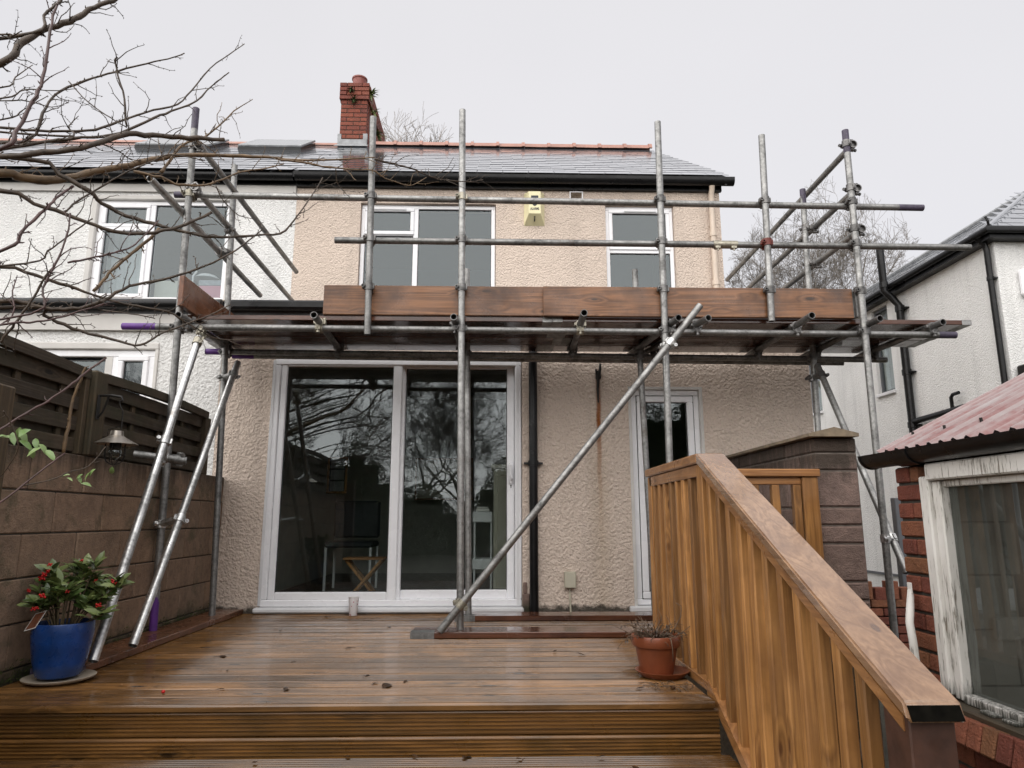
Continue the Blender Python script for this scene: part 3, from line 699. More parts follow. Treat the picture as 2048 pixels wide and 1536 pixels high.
for x0, x1 in ((-4.85, -4.33), (-3.42, -3.20)):
    b0 = len(cur.v)
    for i in range(k + 1):
        xx = x0 + (x1 - x0) * i / k; yy = YU + .30 + .025 * math.sin(i * 1.35)
        cur.v += [(xx, yy, 3.28), (xx, yy, 4.62)]
    cur.f += [(b0 + 2 * i, b0 + 2 * i + 2, b0 + 2 * i + 3, b0 + 2 * i + 1) for i in range(k)]
part('curtain', cur, 'curtain', wn, 180)
wl = window(nb_, -4.46, -2.93, 1.03, 2.19, D + .02, .06, [(-3.30, -3.24, 1.09, 2.13)], [(-4.40, -3.36, 1.09, 2.10, 0), (-3.25, -2.985, 1.08, 2.14, 1)])
mb = MB(); mb.box(-4.5, -2.90, D - .01, D + .08, 2.19, 2.25, .008).box(-2.93, -2.90, D - .01, D + .08, 1.0, 2.19, .004).box(-3.36, -3.30, D + .022, D + .08, 1.09, 2.13)
part('surround', mb, 'smooth', wl)
room(nb_, -6, -2.5, D + .26, 8.8, .3, 2.33, 'upper_room')
nroof = roof_slab(nb_, -9.5, -2.455, -2.455)
slates_stuff(nroof, -7.2, -2.46, -2.46)
part('ridge_capping', MB().prism([(RY + p[0] * .8, RZ - .04 + p[1] * .7) for p in prof], 0, -9, -2.46), 'ridge', nroof, 50)
part('fascia', MB().box(-9.4, -2.453, YU - .05, YU, 4.80, 4.945), 'black', nb_)
part('frieze', MB().box(-9.4, -2.46, YU - .03, YU, 4.70, 4.799), 'smooth', nb_)
part('gutter', MB().tube([(-9.4, EY + .03, 4.88), (-2.47, EY + .03, 4.88)], .058, 12), 'black', nb_, 40)
def skylight(x0, x1, y0, y1):
    def Rp(y_, up): return EZ + (y_ - EY) * sl.z / sl.y + up
    mb = MB()
    for (a, b, c, d) in ((x0, x0 + .07, y0, y1), (x1 - .07, x1, y0, y1), (x0 + .07, x1 - .07, y0, y0 + .07), (x0 + .07, x1 - .07, y1 - .07, y1)):
        mb.add([(a, c, Rp(c, -.02)), (b, c, Rp(c, -.02)), (b, d, Rp(d, -.02)), (a, d, Rp(d, -.02)), (a, c, Rp(c, .06)), (b, c, Rp(c, .06)), (b, d, Rp(d, .06)), (a, d, Rp(d, .06))], [(0, 3, 2, 1), (4, 5, 6, 7), (0, 1, 5, 4), (1, 2, 6, 5), (2, 3, 7, 6), (3, 0, 4, 7)])
    s_ = part('skylight', mb, 'black', nroof)
    # opened sash tilted out on its top hinge
    z0 = Rp(y0, .065) + .015; z1 = Rp(y1, .065) + .035
    d = Vector((0, y1 - y0, z1 - z0)); L = d.length; d.normalize(); n_ = Vector((0, -d.z, d.y)); c = Vector(((x0 + x1) / 2, (y0 + y1) / 2, (z0 + z1) / 2)); w = x1 - x0
    mb = MB()
    for ox, oy, lx, ly in ((-w / 2 + .03, 0, .06, L), (w / 2 - .03, 0, .06, L), (0, -L / 2 + .03, w - .12, .06), (0, L / 2 - .03, w - .12, .06)):
        mb.obox(c + Vector((ox, 0, 0)) + d * oy, (1, 0, 0), d, n_, lx, ly, .035, .006)
    part('sash', mb, 'lead', s_)
    part('pane', MB().obox(c + n_ * .012, (1, 0, 0), d, n_, w - .1, L - .1, .008), 'skyglass', s_)
skylight(-5.72, -4.55, 10.25, 11.0); skylight(-4.10, -3.10, 10.25, 11.05)
# things on the neighbour's window board
solo('storage_box', MB().box(-4.16, -3.85, YU + .16, YU + .26, 3.36, 3.62, .006), 'cab', 'cream box standing on the neighbour\'s upstairs window board', 'box', (-4.0, YU + .2, 3.36))
t = thing('gift_box', 'pink box with a grey lid behind the upstairs window glass', 'box', (-3.42, YU + .22, 3.36))
part('carton', MB().box(-3.62, -3.30, YU + .16, YU + .25, 3.36, 3.56, .004), 'pink', t); part('lid', MB().box(-3.63, -3.29, YU + .155, YU + .255, 3.56, 3.63, .005), 'lead', t)
t = thing('desk_lamp', 'white desk lamp with wide shade behind the upstairs window glass', 'lamp', (-3.66, YU + .2, 3.36))
part('stem', MB().tube([(-3.72, YU + .2, 3.36), (-3.72, YU + .2, 3.70), (-3.68, YU + .2, 3.76)], .012, 8), 'paper', t, 50)
part('lamp_shade', MB().lathe([(.02, 3.77), (.10, 3.745), (.17, 3.69), (.165, 3.69), (.09, 3.735)], -3.6, YU + .33, 20), 'paper', t, 60)
solo('cup_on_sill', MB().lathe([(.035, 3.37), (.045, 3.46), (.04, 3.46), (.03, 3.38)], -4.66, YU + .2, 16), 'grey_metal', 'small blue grey mug at the left of the upstairs window', 'mug', (-4.66, YU + .2, 3.37), 60).name = 'mug'

# ---------------------------------------------------------------- white house on the right
rh = thing('detached_house', 'white roughcast house on the right with black gutters and slate hip roof', 'house', (9.5, 12, -.6))
RX, RYC = 7.26, 9.36
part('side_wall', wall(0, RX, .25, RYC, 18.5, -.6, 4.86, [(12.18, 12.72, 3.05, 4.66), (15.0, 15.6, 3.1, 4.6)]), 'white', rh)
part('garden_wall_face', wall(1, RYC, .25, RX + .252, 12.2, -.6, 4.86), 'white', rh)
part('corner', MB().box(RX - .002, RX + .25, RYC - .002, RYC + .02, -.6, 4.86), 'white', rh)
part('plinth_trim', MB().box(RX - .03, RX - .001, RYC, 18, -.26, -.22), 'grey_metal', rh)
e = 4.865; ov = .14; RXR, RZR = 9.6, 6.525
mb = MB().add([(RX - ov, RYC - ov, e), (RX - ov, 18.8, e), (RXR, 18.8, RZR), (RXR, RYC - ov + 2.1, RZR), (12.2, RYC - ov, e), (12.2, 18.8, e), (RX - ov, RYC - ov, e - .06), (RX - ov, 18.8, e - .06), (12.2, RYC - ov, e - .06), (12.2, 18.8, e - .06)],
              [(0, 3, 2, 1), (0, 4, 3), (4, 5, 2, 3), (6, 7, 9, 8), (0, 1, 7, 6), (4, 0, 6, 8)])
rr = part('roof', mb, 'felt', rh)
# slate courses of the left slope and of the hip end
mb = MB(); dx, dz = RXR - (RX - ov), RZR - e; L = math.hypot(dx, dz); u = Vector((dx / L, 0, dz / L)); nn = Vector((-dz / L, 0, dx / L)); ncourse = int(L / .22)
for i in range(ncourse):
    a = i * .22; y0 = RYC - ov + 2.1 * a / L + .05; yy = y0
    while yy < 18.7:
        p = Vector((RX - ov, yy + .15, e)) + u * (a + .13 - .04) + nn * (.018 + rnd.uniform(0, .004))
        mb.obox(p, (0, 1, 0), (u - nn * .016).normalized(), nn, .296, .30, .005); yy += .30
L2 = math.hypot(2.1, dz); u2 = Vector((0, 2.1 / L2, dz / L2)); n2 = Vector((0, -dz / L2, 2.1 / L2))
for i in range(int(L2 / .3)):
    a = i * .3; x0 = RX - ov + dx * a / L2 + .04; x1 = 12.2 - 2.1 * a / L2; xx = x0
    while xx < x1 - .1:
        p = Vector((xx + .17, RYC - ov, e)) + u2 * (a + .16 - .03) + n2 * (.018 + rnd.uniform(0, .004)); mb.obox(p, (1, 0, 0), (u2 - n2 * .016).normalized(), n2, .33, .38, .005); xx += .34
part('slates', mb, 'slate', rr, kind='stuff')
part('hip_capping', MB().tube([(RX - ov, RYC - ov, e + .02), (RXR, RYC - ov + 2.1, RZR + .02)], .045, 8), 'slate', rr)
part('ridge_capping', MB().tube([(RXR, RYC - ov + 2.1, RZR + .02), (RXR, 18.8, RZR + .02)], .05, 8), 'lead', rr)
part('finial', MB().tube([(RX - ov, RYC - ov, e), (RX - ov - .03, RYC - ov - .03, e + .10), (RX - ov - .05, RYC - ov - .02, e + .17)], .018, 8), 'black', rr)
mb = MB().box(RX - ov - .02, RX - ov + .02, RYC - ov - .02, 18.8, e - .15, e - .01).box(RX - ov + .021, RX, RYC - ov + .02, 18.8, e - .15, e - .13)
mb.box(RX - ov + .021, 12.2, RYC - ov - .02, RYC - ov + .02, e - .15, e - .01).box(RX + .001, 12.2, RYC - ov + .021, RYC - .002, e - .15, e - .13)
part('fascia', mb, 'black', rh)
part('gutter', MB().tube([(12.2, RYC - ov - .07, e - .04), (RX - ov - .07, RYC - ov - .07, e - .04), (RX - ov - .07, 18.8, e - .04)], .052, 12), 'black', rh, 50)
w_ = MB()
for (a, b, c, d) in ((12.18, 12.72, 3.05, 4.66), (15.0, 15.6, 3.1, 4.6)):
    w_.box(RX + .06, RX + .12, a, b, c, c + .05).box(RX + .06, RX + .12, a, b, d - .05, d).box(RX + .06, RX + .12, a, a + .05, c + .05, d - .05).box(RX + .06, RX + .12, b - .05, b, c + .05, d - .05).box(RX + .05, RX + .13, a + .05, b - .05, 4.1, 4.15)
wo_ = part('window', w_, 'grey_metal', rh)
for (a, b, c, d) in ((12.18, 12.72, 3.05, 4.66), (15.0, 15.6, 3.1, 4.6)):
    part('pane', MB().box(RX + .09, RX + .096, a + .05, b - .05, c + .05, d - .05), 'glass', wo_)
    part('sill', MB().box(RX - .05, RX + .06, a - .03, b + .03, c - .06, c, .008), 'upvc_dirty', wo_)
    part('blind', MB().box(RX + .26, RX + .27, a - .1, b + .1, c - .1, d + .1), 'room', wo_)
sp = MB().tube([(RX - .10, 11.62, 2.1), (RX - .10, 11.62, 4.45), (RX - .20, 11.66, 4.62), (RX - .31, 11.68, 4.74), (RX - .31, 11.68, 5.60)], .065, 14)
so_ = part('soil_pipe', sp, 'black', rh, 50)
for z in (2.28, 3.2, 4.35): part('pipe_collar', MB().tube([(RX - .10, 11.62, z), (RX - .10, 11.62, z + .10)], .078, 14).box(RX - .10, RX, 11.5, 11.74, z + .03, z + .055), 'black', so_)
part('pipe_collar', MB().tube([(RX - .31, 11.68, 4.80), (RX - .31, 11.68, 4.90)], .078, 14), 'black', so_)
part('waste_pipe', MB().tube([(RX - .10, 11.60, 2.38), (RX - .10, 10.4, 2.42), (RX - .10, 9.6, 2.44)], .05, 12).tube([(RX - .10, 10.55, 2.42), (RX - .10, 10.55, 2.62), (RX - .10, 10.50, 2.66), (RX - .10, 10.36, 2.665)], .028, 10), 'black', so_, 50)
rp = part('rainwater_pipe', MB().tube([(RX - .20, 9.42, 4.80), (RX - .09, 9.42, 4.70), (RX - .07, 9.42, 4.6), (RX - .07, 9.42, -.5)], .042, 12), 'black', rh, 50)
part('pipe_collar', MB().tube([(RX - .07, 9.42, 4.15), (RX - .07, 9.42, 4.2)], .05, 12).box(RX - .07, RX - .001, 9.36, 9.50, 4.16, 4.18), 'black', rp)
solo('wall_box', MB().box(RX + .28, RX + .62, RYC - .10, RYC, 3.88, 4.28, .03), 'upvc', 'white alarm style box on the right house beside its corner', 'wall box', (RX + .45, RYC, 3.88))
mb = MB().box(RX + .06, RX + .55, RYC - .26, RYC - .02, 2.45, 2.86, .02)
vb = solo('flue_guard', mb, 'iron', 'dark box mounted low on the right house above the red shed roof', 'wall box', (RX + .3, RYC, 2.45))

# ---------------------------------------------------------------- wet timber deck with steps
deck = thing('timber_deck', 'wet brown grooved timber deck with steps in front of the patio door', 'deck', (-.6, 4.5, -.3))
def groove_profile(w, th, n, depth=.006):
    # cross-section (u across, v up), grooved top
    pts = [(0, -th), (0, -.010), (.0022, -.0048), (.0062, -.0012), (.010, 0)]; p = (w - .022) / n
    for i in range(n):
        a = .011 + i * p
        pts += [(a + p * .12, 0), (a + p * .34, -depth), (a + p * .62, -depth), (a + p * .84, 0)]
    return pts + [(w - .010, 0), (w - .004, -.002), (w, -.008), (w, -th)]
def plank_tread(parent, x0, x1, y0, w, z, name='deck_board', m='deck', n=5):
    tl = rnd.uniform(-.012, .012)
    pr = [(y0 + u, z + v + (u - w / 2) * tl) for u, v in groove_profile(w, .028, n)]
    return part(name, MB().prism(pr, 0, x0, x1), m, parent)
DX0, DX1 = -2.24, .93
yy = 3.085; i = 0
while yy < D - .01:
    w = min(.1365, D - .004 - yy)
    plank_tread(deck, DX0, DX1 if yy < 4.0 else 1.9, yy, w, rnd.uniform(-.0012, .0008)); yy += .1425
def riser(parent, x0, x1, y, z1, h, n=5):
    pr = [(y - v - .028, z1 - u) for u, v in groove_profile(h, .026, n, .0065)]
    # outward face points to -Y
    pr = [(y + (-v) - .0, z1 - u) for u, v in groove_profile(h, .026, n, .009)]
    return part('riser_board', MB().prism(pr, 0, x0, x1), 'riser', parent)
riser(deck, -2.5, .95, 3.10, -.030, .098); riser(deck, -2.5, .95, 3.10, -.131, .092)
for k in range(3): plank_tread(deck, -2.6, .98, 3.098 - .1415 * (k + 1), .138, -.205)
riser(deck, -2.6, .95, 3.098 - .1415 * 3 + .02, -.235, .098); riser(deck, -2.6, .95, 3.098 - .1415 * 3 + .02, -.336, .092)
for k in range(3): plank_tread(deck, -2.6, .98, 3.098 - .1415 * (k + 4), .138, -.43)
mb = MB().box(DX0, DX1, 3.13, 3.17, -.6, -.03).box(DX0 - .2, DX1, 2.72, 2.76, -.6, -.24).box(DX1 - .05, DX1, 3.17, 4.0, -.6, -.03).box(1.86, 1.9, 4.0, 5.9, -.6, -.03).box(.94, 1.9, 4.0, 4.04, -.6, -.03)
part('joist', mb, 'fence', deck)

# ---------------------------------------------------------------- block wall on the left with a woven fence on top
gw = thing('block_wall', 'damp brown concrete block wall along the left side of the deck', 'wall', (-2.3, 4, -.6))
part('mortar', MB().box(-2.34, -2.258, .9, D - .004, -.6, 1.085), 'mortar', gw)
CH = .2075; zt = 1.092; r = 0; bw = .448
z = zt
while z > -.55:
    y0 = .9 - (bw / 2 if r % 2 else 0) - .13
    while y0 < D - .02:
        a, b = max(.9, y0), min(D - .008, y0 + bw)
        if b - a > .05:
            j = rnd.uniform(-.003, .003)
            part('block', MB().box(-2.345, -2.25 + j, a + .004, b - .004, z - CH + .007, z, .005), 'block', gw, at=(-2.3, (a + b) / 2, z - CH / 2))
        y0 += bw
    z -= CH; r += 1
def fence_panel(y0, y1, label, seed, top=1.565):
    q = random.Random(seed)
    f = thing('woven_fence', label, 'fence panel', (-2.32, (y0 + y1) / 2, 1.1), group='woven panels on the block wall')
    N = 10
    def tz(t): return top + .0 - .022 * (2 * t - 1) ** 2 * 0 + .018 * math.sin(math.pi * t)
    for k, zz in enumerate((1.11, 1.225, 1.34, 1.455)):
        part('slat', MB().box(-2.300 + q.uniform(-.004, .003), -2.290, y0, y1, zz, zz + .076 + q.uniform(-.006, .004), .003), 'fence', f)
        if k < 3: part('slat', MB().box(-2.335, -2.326, y0, y1, zz + .058, zz + .132, .003), 'fence', f)
    mb = MB(); ys = [y0 + (y1 - y0) * i / N for i in range(N + 1)]
    for i in range(N):
        za, zb = tz(i / N), tz((i + 1) / N)
        b0 = len(mb.v)
        for yv, zv in ((ys[i], za), (ys[i + 1], zb)):
            mb.v += [(-2.295, yv, zv - .045), (-2.258, yv, zv - .045), (-2.258, yv, zv + .008), (-2.345, yv, zv + .010), (-2.345, yv, zv - .01)]
        mb.f += [tuple(b0 + c for c in (k, (k + 1) % 5, 5 + (k + 1) % 5, 5 + k)) for k in range(5)] + [(b0, b0 + 4, b0 + 3, b0 + 2, b0 + 1), (b0 + 5, b0 + 6, b0 + 7, b0 + 8, b0 + 9)]
    part('top_rail', mb, 'fence', f)
    part('backing', MB().box(-2.352, -2.344, y0, y1, 1.1, top - .02), 'fence', f)
    yb = y0 + .05
    while yb < y1:
        part('batten', MB().box(-2.324, -2.303, yb, yb + .038, 1.1, 1.535, .003), 'fence_z', f); yb += .36
    for yv in (y0, y1 - .035): part('side_batten', MB().box(-2.345, -2.262, yv, yv + .035, 1.098, 1.545, .003), 'fence_z', f)
fence_panel(1.85, 3.88, 'near dark woven fence panel with wide slats left of the hanging lamp', 3)
fence_panel(4.03, 5.52, 'far dark woven fence panel between its post and the cream house', 4, 1.575)
solo('fence_post', MB().box(-2.33, -2.235, 3.895, 4.015, 1.094, 1.575, .008), 'fence_z', 'square dark timber fence post holding the lamp bracket', 'fence post', (-2.28, 3.95, 1.094))
solo('fence_post', MB().box(-2.35, -2.27, 5.53, 5.60, 1.094, 1.54, .006), 'fence_z', 'thin fence post at the house end of the woven fence', 'fence post', (-2.3, 5.56, 1.094))
solo('post_stub', MB().box(-1.96, -1.842, 2.55, 2.66, -.62, 1.245, .008), 'fence_z', 'weathered post top at the extreme left edge of the picture', 'post', (-1.9, 2.6, -.62)).location.x += .02

# lamp
br = thing('lamp_bracket', 'black iron bracket on the fence post carrying the lantern', 'bracket', (-2.2, 3.93, 1.4))
part('wall_plate', MB().box(-2.234, -2.226, 3.915, 3.945, 1.30, 1.44, .003), 'iron', br)
part('arm', MB().tube([(-2.226, 3.93, 1.435), (-2.16, 3.92, 1.435), (-2.095, 3.91, 1.425), (-2.088, 3.91, 1.405), (-2.10, 3.91, 1.398)], .007, 8).tube([(-2.226, 3.93, 1.31), (-2.20, 3.925, 1.34), (-2.17, 3.92, 1.43)], .006, 8), 'iron', br, 50)
LX, LY = -2.10, 3.91
lamp = thing('hanging_lantern', 'metal lantern with conical shade and wire cage hanging from the fence', 'lantern', (LX, LY, 1.05))
part('hook', MB().tube([(LX - .005, LY, 1.398), (LX + .004, LY, 1.37), (LX + .02, LY, 1.345), (LX + .022, LY, 1.26), (LX + .022, LY, 1.23)], .003, 6).tube([(LX + .022, LY, 1.26), (LX - .05, LY, 1.24), (LX - .052, LY, 1.2)], .002, 6), 'iron', lamp)
part('shade', MB().lathe([(.004, 1.235), (.032, 1.232), (.036, 1.205), (.050, 1.195), (.112, 1.160), (.112, 1.157), (.048, 1.188), (.03, 1.195)], LX, LY, 32), 'copper', lamp, 40)
part('bulb_glass', MB().lathe([(.012, 1.16), (.028, 1.14), (.034, 1.115), (.03, 1.09), (.014, 1.072), (.001, 1.068)], LX, LY, 16), 'glass', lamp, 180)
part('cap', MB().lathe([(.026, 1.195), (.03, 1.17), (.03, 1.135), (.02, 1.13)], LX, LY, 16), 'iron', lamp, 40)
mb = MB()
for k in range(4):
    a = k * math.pi / 4 + .2
    pts = [(LX + math.cos(a) * c * .052, LY + math.sin(a) * c * .052, z_) for c, z_ in ((1, 1.16), (1, 1.09), (.8, 1.062), (.3, 1.046), (-.3, 1.046), (-.8, 1.062), (-1, 1.09), (-1, 1.16))]
    mb.tube(pts, .002, 5)
mb.tube([(LX + math.cos(a) * .053, LY + math.sin(a) * .053, 1.10) for a in [k * math.pi / 8 for k in range(17)]], .002, 5)
part('wire_cage', mb, 'iron', lamp)

# ---------------------------------------------------------------- block pier and wall on the right
pw = thing('pier_wall', 'brown concrete block wall with a ridged coping ending in a stepped pier', 'wall', (2.1, 5, -.6))
PX0, PX1, PY0 = 1.975, 2.255, 4.24
part('mortar', MB().box(PX0 + .012, PX1 - .012, PY0 + .012, D - .004, -.6, 1.235), 'mortar_lt', pw)
z = 1.245; hs = [.10, .108, .222, .108, .108, .222, .108, .222, .222, .222, .1]; r = 0
for h in hs:
    y0 = PY0; first = True
    while y0 < D - .02:
        L = (.22 if (first and r % 2) else .44); y1 = min(y0 + L, D - .008); j = rnd.uniform(-.005, .005)
        jut = 0.0
        part('block', MB().box(PX0 + j, PX1 + j - (.012 if first else .0), y0 + (.006 if not first else -jut * .3), y1 - .007, z - h + .010, z, .009), 'pierblock', pw, at=(2.1, (y0 + y1) / 2, z - h / 2))
        y0 = y1 + .0; first = False
    z -= h; r += 1
for k, (a, b) in enumerate(((PY0 - .06, 4.86), (4.87, 5.48), (5.49, D - .005))):
    part('coping_stone', MB().prism([(PX0 - .05, 1.247), (PX1 - .02, 1.247), (PX1 - .02, 1.268), ((PX0 + PX1) / 2 - .03, 1.305), (PX0 - .05, 1.266)], 1, a, b), 'coping', pw)

# ---------------------------------------------------------------- softwood balustrades
BX = .95; HW = .135
bal = thing('stair_balustrade', 'large softwood stair balustrade with wet flat handrail descending to the right foreground', 'balustrade', (1.0, 3, -.4))
Y1, Z1, Y2, Z2 = 3.215, 1.05, 1.675, .340
dv = Vector((0, Y2 - Y1, Z2 - Z1)); Ls = dv.length; dv.normalize(); sn = Vector((0, -dv.z, dv.y)); sn = -sn if sn.z < 0 else sn
part('handrail', MB().box(BX - .012, BX + HW - .012, Y1 + .001, 4.32, Z1 - .046, Z1, .007), 'bal_y', bal, label='level upper length of handrail beside the back door')
hm = MB()
hm.prism([(Y1 - .001, Z1 - .048), (Y1 - .001, Z1), (Y2, Z2), (Y2 - .018, Z2 - .044)], 0, BX - .012, BX + HW - .012)
bm = bmesh.new(); me = hm.mesh('h'); bm.from_mesh(me); bmesh.ops.bevel(bm, geom=bm.edges[:], offset=.006, segments=2, affect='EDGES'); bm.verts.index_update()
hm = MB(); hm.add([v.co[:] for v in bm.verts], [[v.index for v in f.verts] for f in bm.faces]); bm.free(); bpy.data.meshes.remove(me)
hr = part('handrail', hm, 'rail_top', bal, 40, label='long sloping handrail, wet and shining')
part('end_cap', MB().add([(BX - .006, Y2 - .0035, Z2 - .007), (BX + HW - .018, Y2 - .0035, Z2 - .007), (BX + HW - .018, Y2 - .0195, Z2 - .038), (BX - .006, Y2 - .0195, Z2 - .038)], [(0, 1, 2, 3)]), 'endgrain', hr)
def slope_z(y_): return Z1 + (y_ - Y1) * dv.z / dv.y
part('top_rail', MB().box(BX + .002, BX + .034, Y1 + .05, 4.26, Z1 - .105, Z1 - .048, .003), 'bal_y', bal)
def slope_bar(x0, x1, o1, o2, ya, yb): 
    return MB().prism([(ya, slope_z(ya) - o1), (ya, slope_z(ya) - o2), (yb, slope_z(yb) - o2), (yb, slope_z(yb) - o1)], 0, x0, x1)
part('top_rail', slope_bar(BX + .001, BX + .05, .052, .085, Y1 - .03, Y2 + .03), 'bal_y', bal)
RB = 1.005   # bottom rail drop below the handrail
part('bottom_rail', slope_bar(BX - .002, BX + .045, RB, RB + .055, Y1 + .02, Y2 - .4), 'bal_y', bal)
part('bottom_rail', MB().box(BX - .002, BX + .045, Y1 + .02, 4.26, .003, .045, .003), 'bal_y', bal)
part('newel_post', MB().box(BX + .002, BX + .088, Y1 - .03, Y1 + .055, -.02, Z1 - .049, .004), 'bal_z', bal)
part('newel_post', MB().box(BX + .002, BX + .088, 4.22, 4.31, -.02, Z1 - .049, .004), 'bal_z', bal)
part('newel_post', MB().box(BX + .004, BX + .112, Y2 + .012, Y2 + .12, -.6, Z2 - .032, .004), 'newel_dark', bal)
def baluster(ya, z0, z1a, z1b, xo=0.0, wx=.040, wy=.044):
    mb = MB(); x0 = BX + .005 + xo; b0 = [(x0, ya), (x0 + wx, ya), (x0 + wx, ya + wy), (x0, ya + wy)]
    mb.add([(x, y_, z0 if isinstance(z0, float) else z0[0 if y_ == ya else 1]) for x, y_ in b0] + [(x, y_, z1a if y_ == ya else z1b) for x, y_ in b0],
           [(3, 2, 1, 0), (4, 5, 6, 7), (0, 1, 5, 4), (1, 2, 6, 5), (2, 3, 7, 6), (3, 0, 4, 7)])
    bm = bmesh.new(); me = mb.mesh('b'); bm.from_mesh(me); bmesh.ops.bevel(bm, geom=[e for e in bm.edges if abs(e.verts[0].co.z - e.verts[1].co.z) > .2], offset=.005, segments=1, affect='EDGES'); bm.verts.index_update()
    mb = MB(); mb.add([v.co[:] for v in bm.verts], [[v.index for v in f.verts] for f in bm.faces]); bm.free(); bpy.data.meshes.remove(me)
    o = part('baluster', mb, 'bal_z', bal, at=(BX, ya, .5)); o.rotation_euler = (rnd.uniform(-.002, .002), rnd.uniform(-.004, .002), rnd.uniform(-.03, .03)); return o
ya = 4.155
while ya > Y1 + .09: baluster(ya, .046, Z1 - .106, Z1 - .106, .0); ya -= .128
ya = Y1 - .10
while ya > Y2 + .125: baluster(ya, (slope_z(ya) - RB, slope_z(ya + .044) - RB), slope_z(ya) - .086, slope_z(ya + .044) - .086, .006); ya -= .122
part('stringer', slope_bar(BX + .047, BX + .085, RB - .09, RB + .16, Y1 + .02, Y2 - .4), 'bal_y', bal)

gb = thing('landing_balustrade', 'short level softwood balustrade fixed to the block pier behind the stair rail', 'balustrade', (1.5, 4.24, 0))
part('handrail', MB().box(BX + .15, 1.972, 4.17, 4.285, 1.002, 1.048, .005), 'bal_x', gb)
part('top_rail', MB().box(BX + .15, 1.862, 4.20, 4.235, .955, .999, .003), 'bal_x', gb)
part('newel_post', MB().box(1.864, 1.960, 4.185, 4.275, -.3, 1.000, .004), 'bal_z', gb)
for xb in (1.81, 1.68, 1.555, 1.43, 1.305, 1.18): part('baluster', MB().box(xb, xb + .046, 4.195, 4.24, .05, .953, .003), 'bal_z', gb, at=(xb, 4.2, .5))
part('bottom_rail', MB().box(BX + .15, 1.862, 4.195, 4.24, .005, .048, .003), 'bal_x', gb)

# ---------------------------------------------------------------- brick shed on the right
sh = thing('brick_shed', 'old brick shed with faded red corrugated roof and peeling white window frame', 'shed', (2.6, 2.2, -.6))
SX = 1.80
part('mortar', MB().box(SX + .012, SX + .21, 2.94, 3.09, -.6, .975).box(SX + .012, SX + .21, .8, 2.93, -.6, -.04), 'mortar', sh)
part('end_wall', MB().prism([(SX + .212, -.6), (3.8, -.6), (3.8, .95 + (3.8 - SX) * .49), (SX + .212, .95 + .212 * .49)], 1, 2.99, 3.09), 'brick_old', sh)
z = .972; r = 0
while z > -.6:
    segs = [(2.925, 3.098)]
    if z < -.03:
        segs = [(.8, 3.098)]
    for a0, b0 in segs:
        yv = b0; k = 0
        while yv > a0 + .02:
            L = (.218 if (k or r % 2) else .108); L = .108 if (b0 - a0 < .2 and r % 2 == 0) else L
            ya_ = max(a0, yv - L)
            brick_obj(sh, (SX + .055, (ya_ + yv) / 2, z - .0335), (.11, yv - ya_ - .010, .064), 'brick_old')
            yv = ya_; k += 1
    z -= .0765; r += 1
for k, xx in enumerate(np.arange(SX + .112, 4.0, .226)):  # visible end face bricks
    pass
# window frame, sill, glass
fr = part('window_frame', MB().box(SX - .004, SX + .075, 2.862, 2.922, .07, .925, .006), 'peel', sh)
part('jamb', MB().box(SX + .012, SX + .085, 2.808, 2.861, .06, .905, .006), 'peel', fr)
part('head', MB().box(SX - .012, SX + .08, .9, 2.861, .906, .975, .006), 'peel', fr)
part('head', MB().box(SX + .025, SX + .075, .9, 2.807, .878, .905, .004), 'peel', fr)
part('mullion', MB().box(SX + .005, SX + .08, 2.235, 2.318, .06, .877, .006), 'peel', fr)
part('pane', MB().box(SX + .05, SX + .056, 2.318, 2.808, .085, .878), 'glass_old', fr)
part('pane', MB().box(SX + .05, SX + .056, 1.4, 2.235, .085, .878), 'glass_old', fr)
part('bottom_rail', MB().box(SX + .01, SX + .075, .9, 2.807, .055, .088, .004), 'peel', fr)
part('wooden_sill', MB().box(SX - .045, SX + .10, .9, 2.93, .018, .054, .006), 'fence', fr)
mb = MB()
for k in range(7):
    yv = 2.62 - k * .12 + rnd.uniform(-.03, .03); part('loose_putty', MB().box(SX - .02, SX + .012, yv, yv + rnd.uniform(.03, .09), .0545, .066, .003), 'peel', fr)
# brick-on-edge sill course
yv = 2.93
while yv > .9:
    brick_obj(sh, (SX - .005, yv - .036, -.028), (.215, .066, .095), 'brick_old', rot=(rnd.uniform(-.02, .02), .28, rnd.uniform(-.02, .02))); yv -= .0745
# inside: white block wall, socket, back wall cut low so that daylight gets in
part('inner_wall', MB().box(SX + .09, 2.95, 2.93, 2.985, -.3, .99), 'mortar', sh)
iz = .95; r = 0
while iz > -.3:
    xx = SX + .10 - (.22 if r % 2 else 0)
    while xx < 2.15:
        a = max(SX + .095, xx); b = min(xx + .44, 2.15 + .03 * (r % 2))
        if b - a > .04: part('inner_block', MB().box(a + .004, b - .004, 2.905, 2.929, iz - .208, iz, .004), 'whitewash', sh, at=(a, 2.92, iz))
        xx += .44
    iz -= .215; r += 1
sk = part('socket', MB().box(2.02, 2.17, 2.875, 2.904, .27, .36, .008), 'upvc_dirty', sh)
part('conduit', MB().tube([(2.09, 2.892, .36), (2.09, 2.892, .75), (2.088, 2.892, .95)], .008, 8), 'upvc_dirty', sh)
part('low_back', MB().box(3.0, 3.05, .8, 2.98, -.6, .15).box(SX + .1, 3.0, .8, 2.93, -.62, -.58), 'room', sh)
mb = MB()
for k in range(9): mb.box(2.30 + .05 * k, 2.34 + .05 * k, 2.84 - .02 * (k % 3), 2.86, -.4, 1.1)
part('stored_boards', mb, 'room_floor', sh)
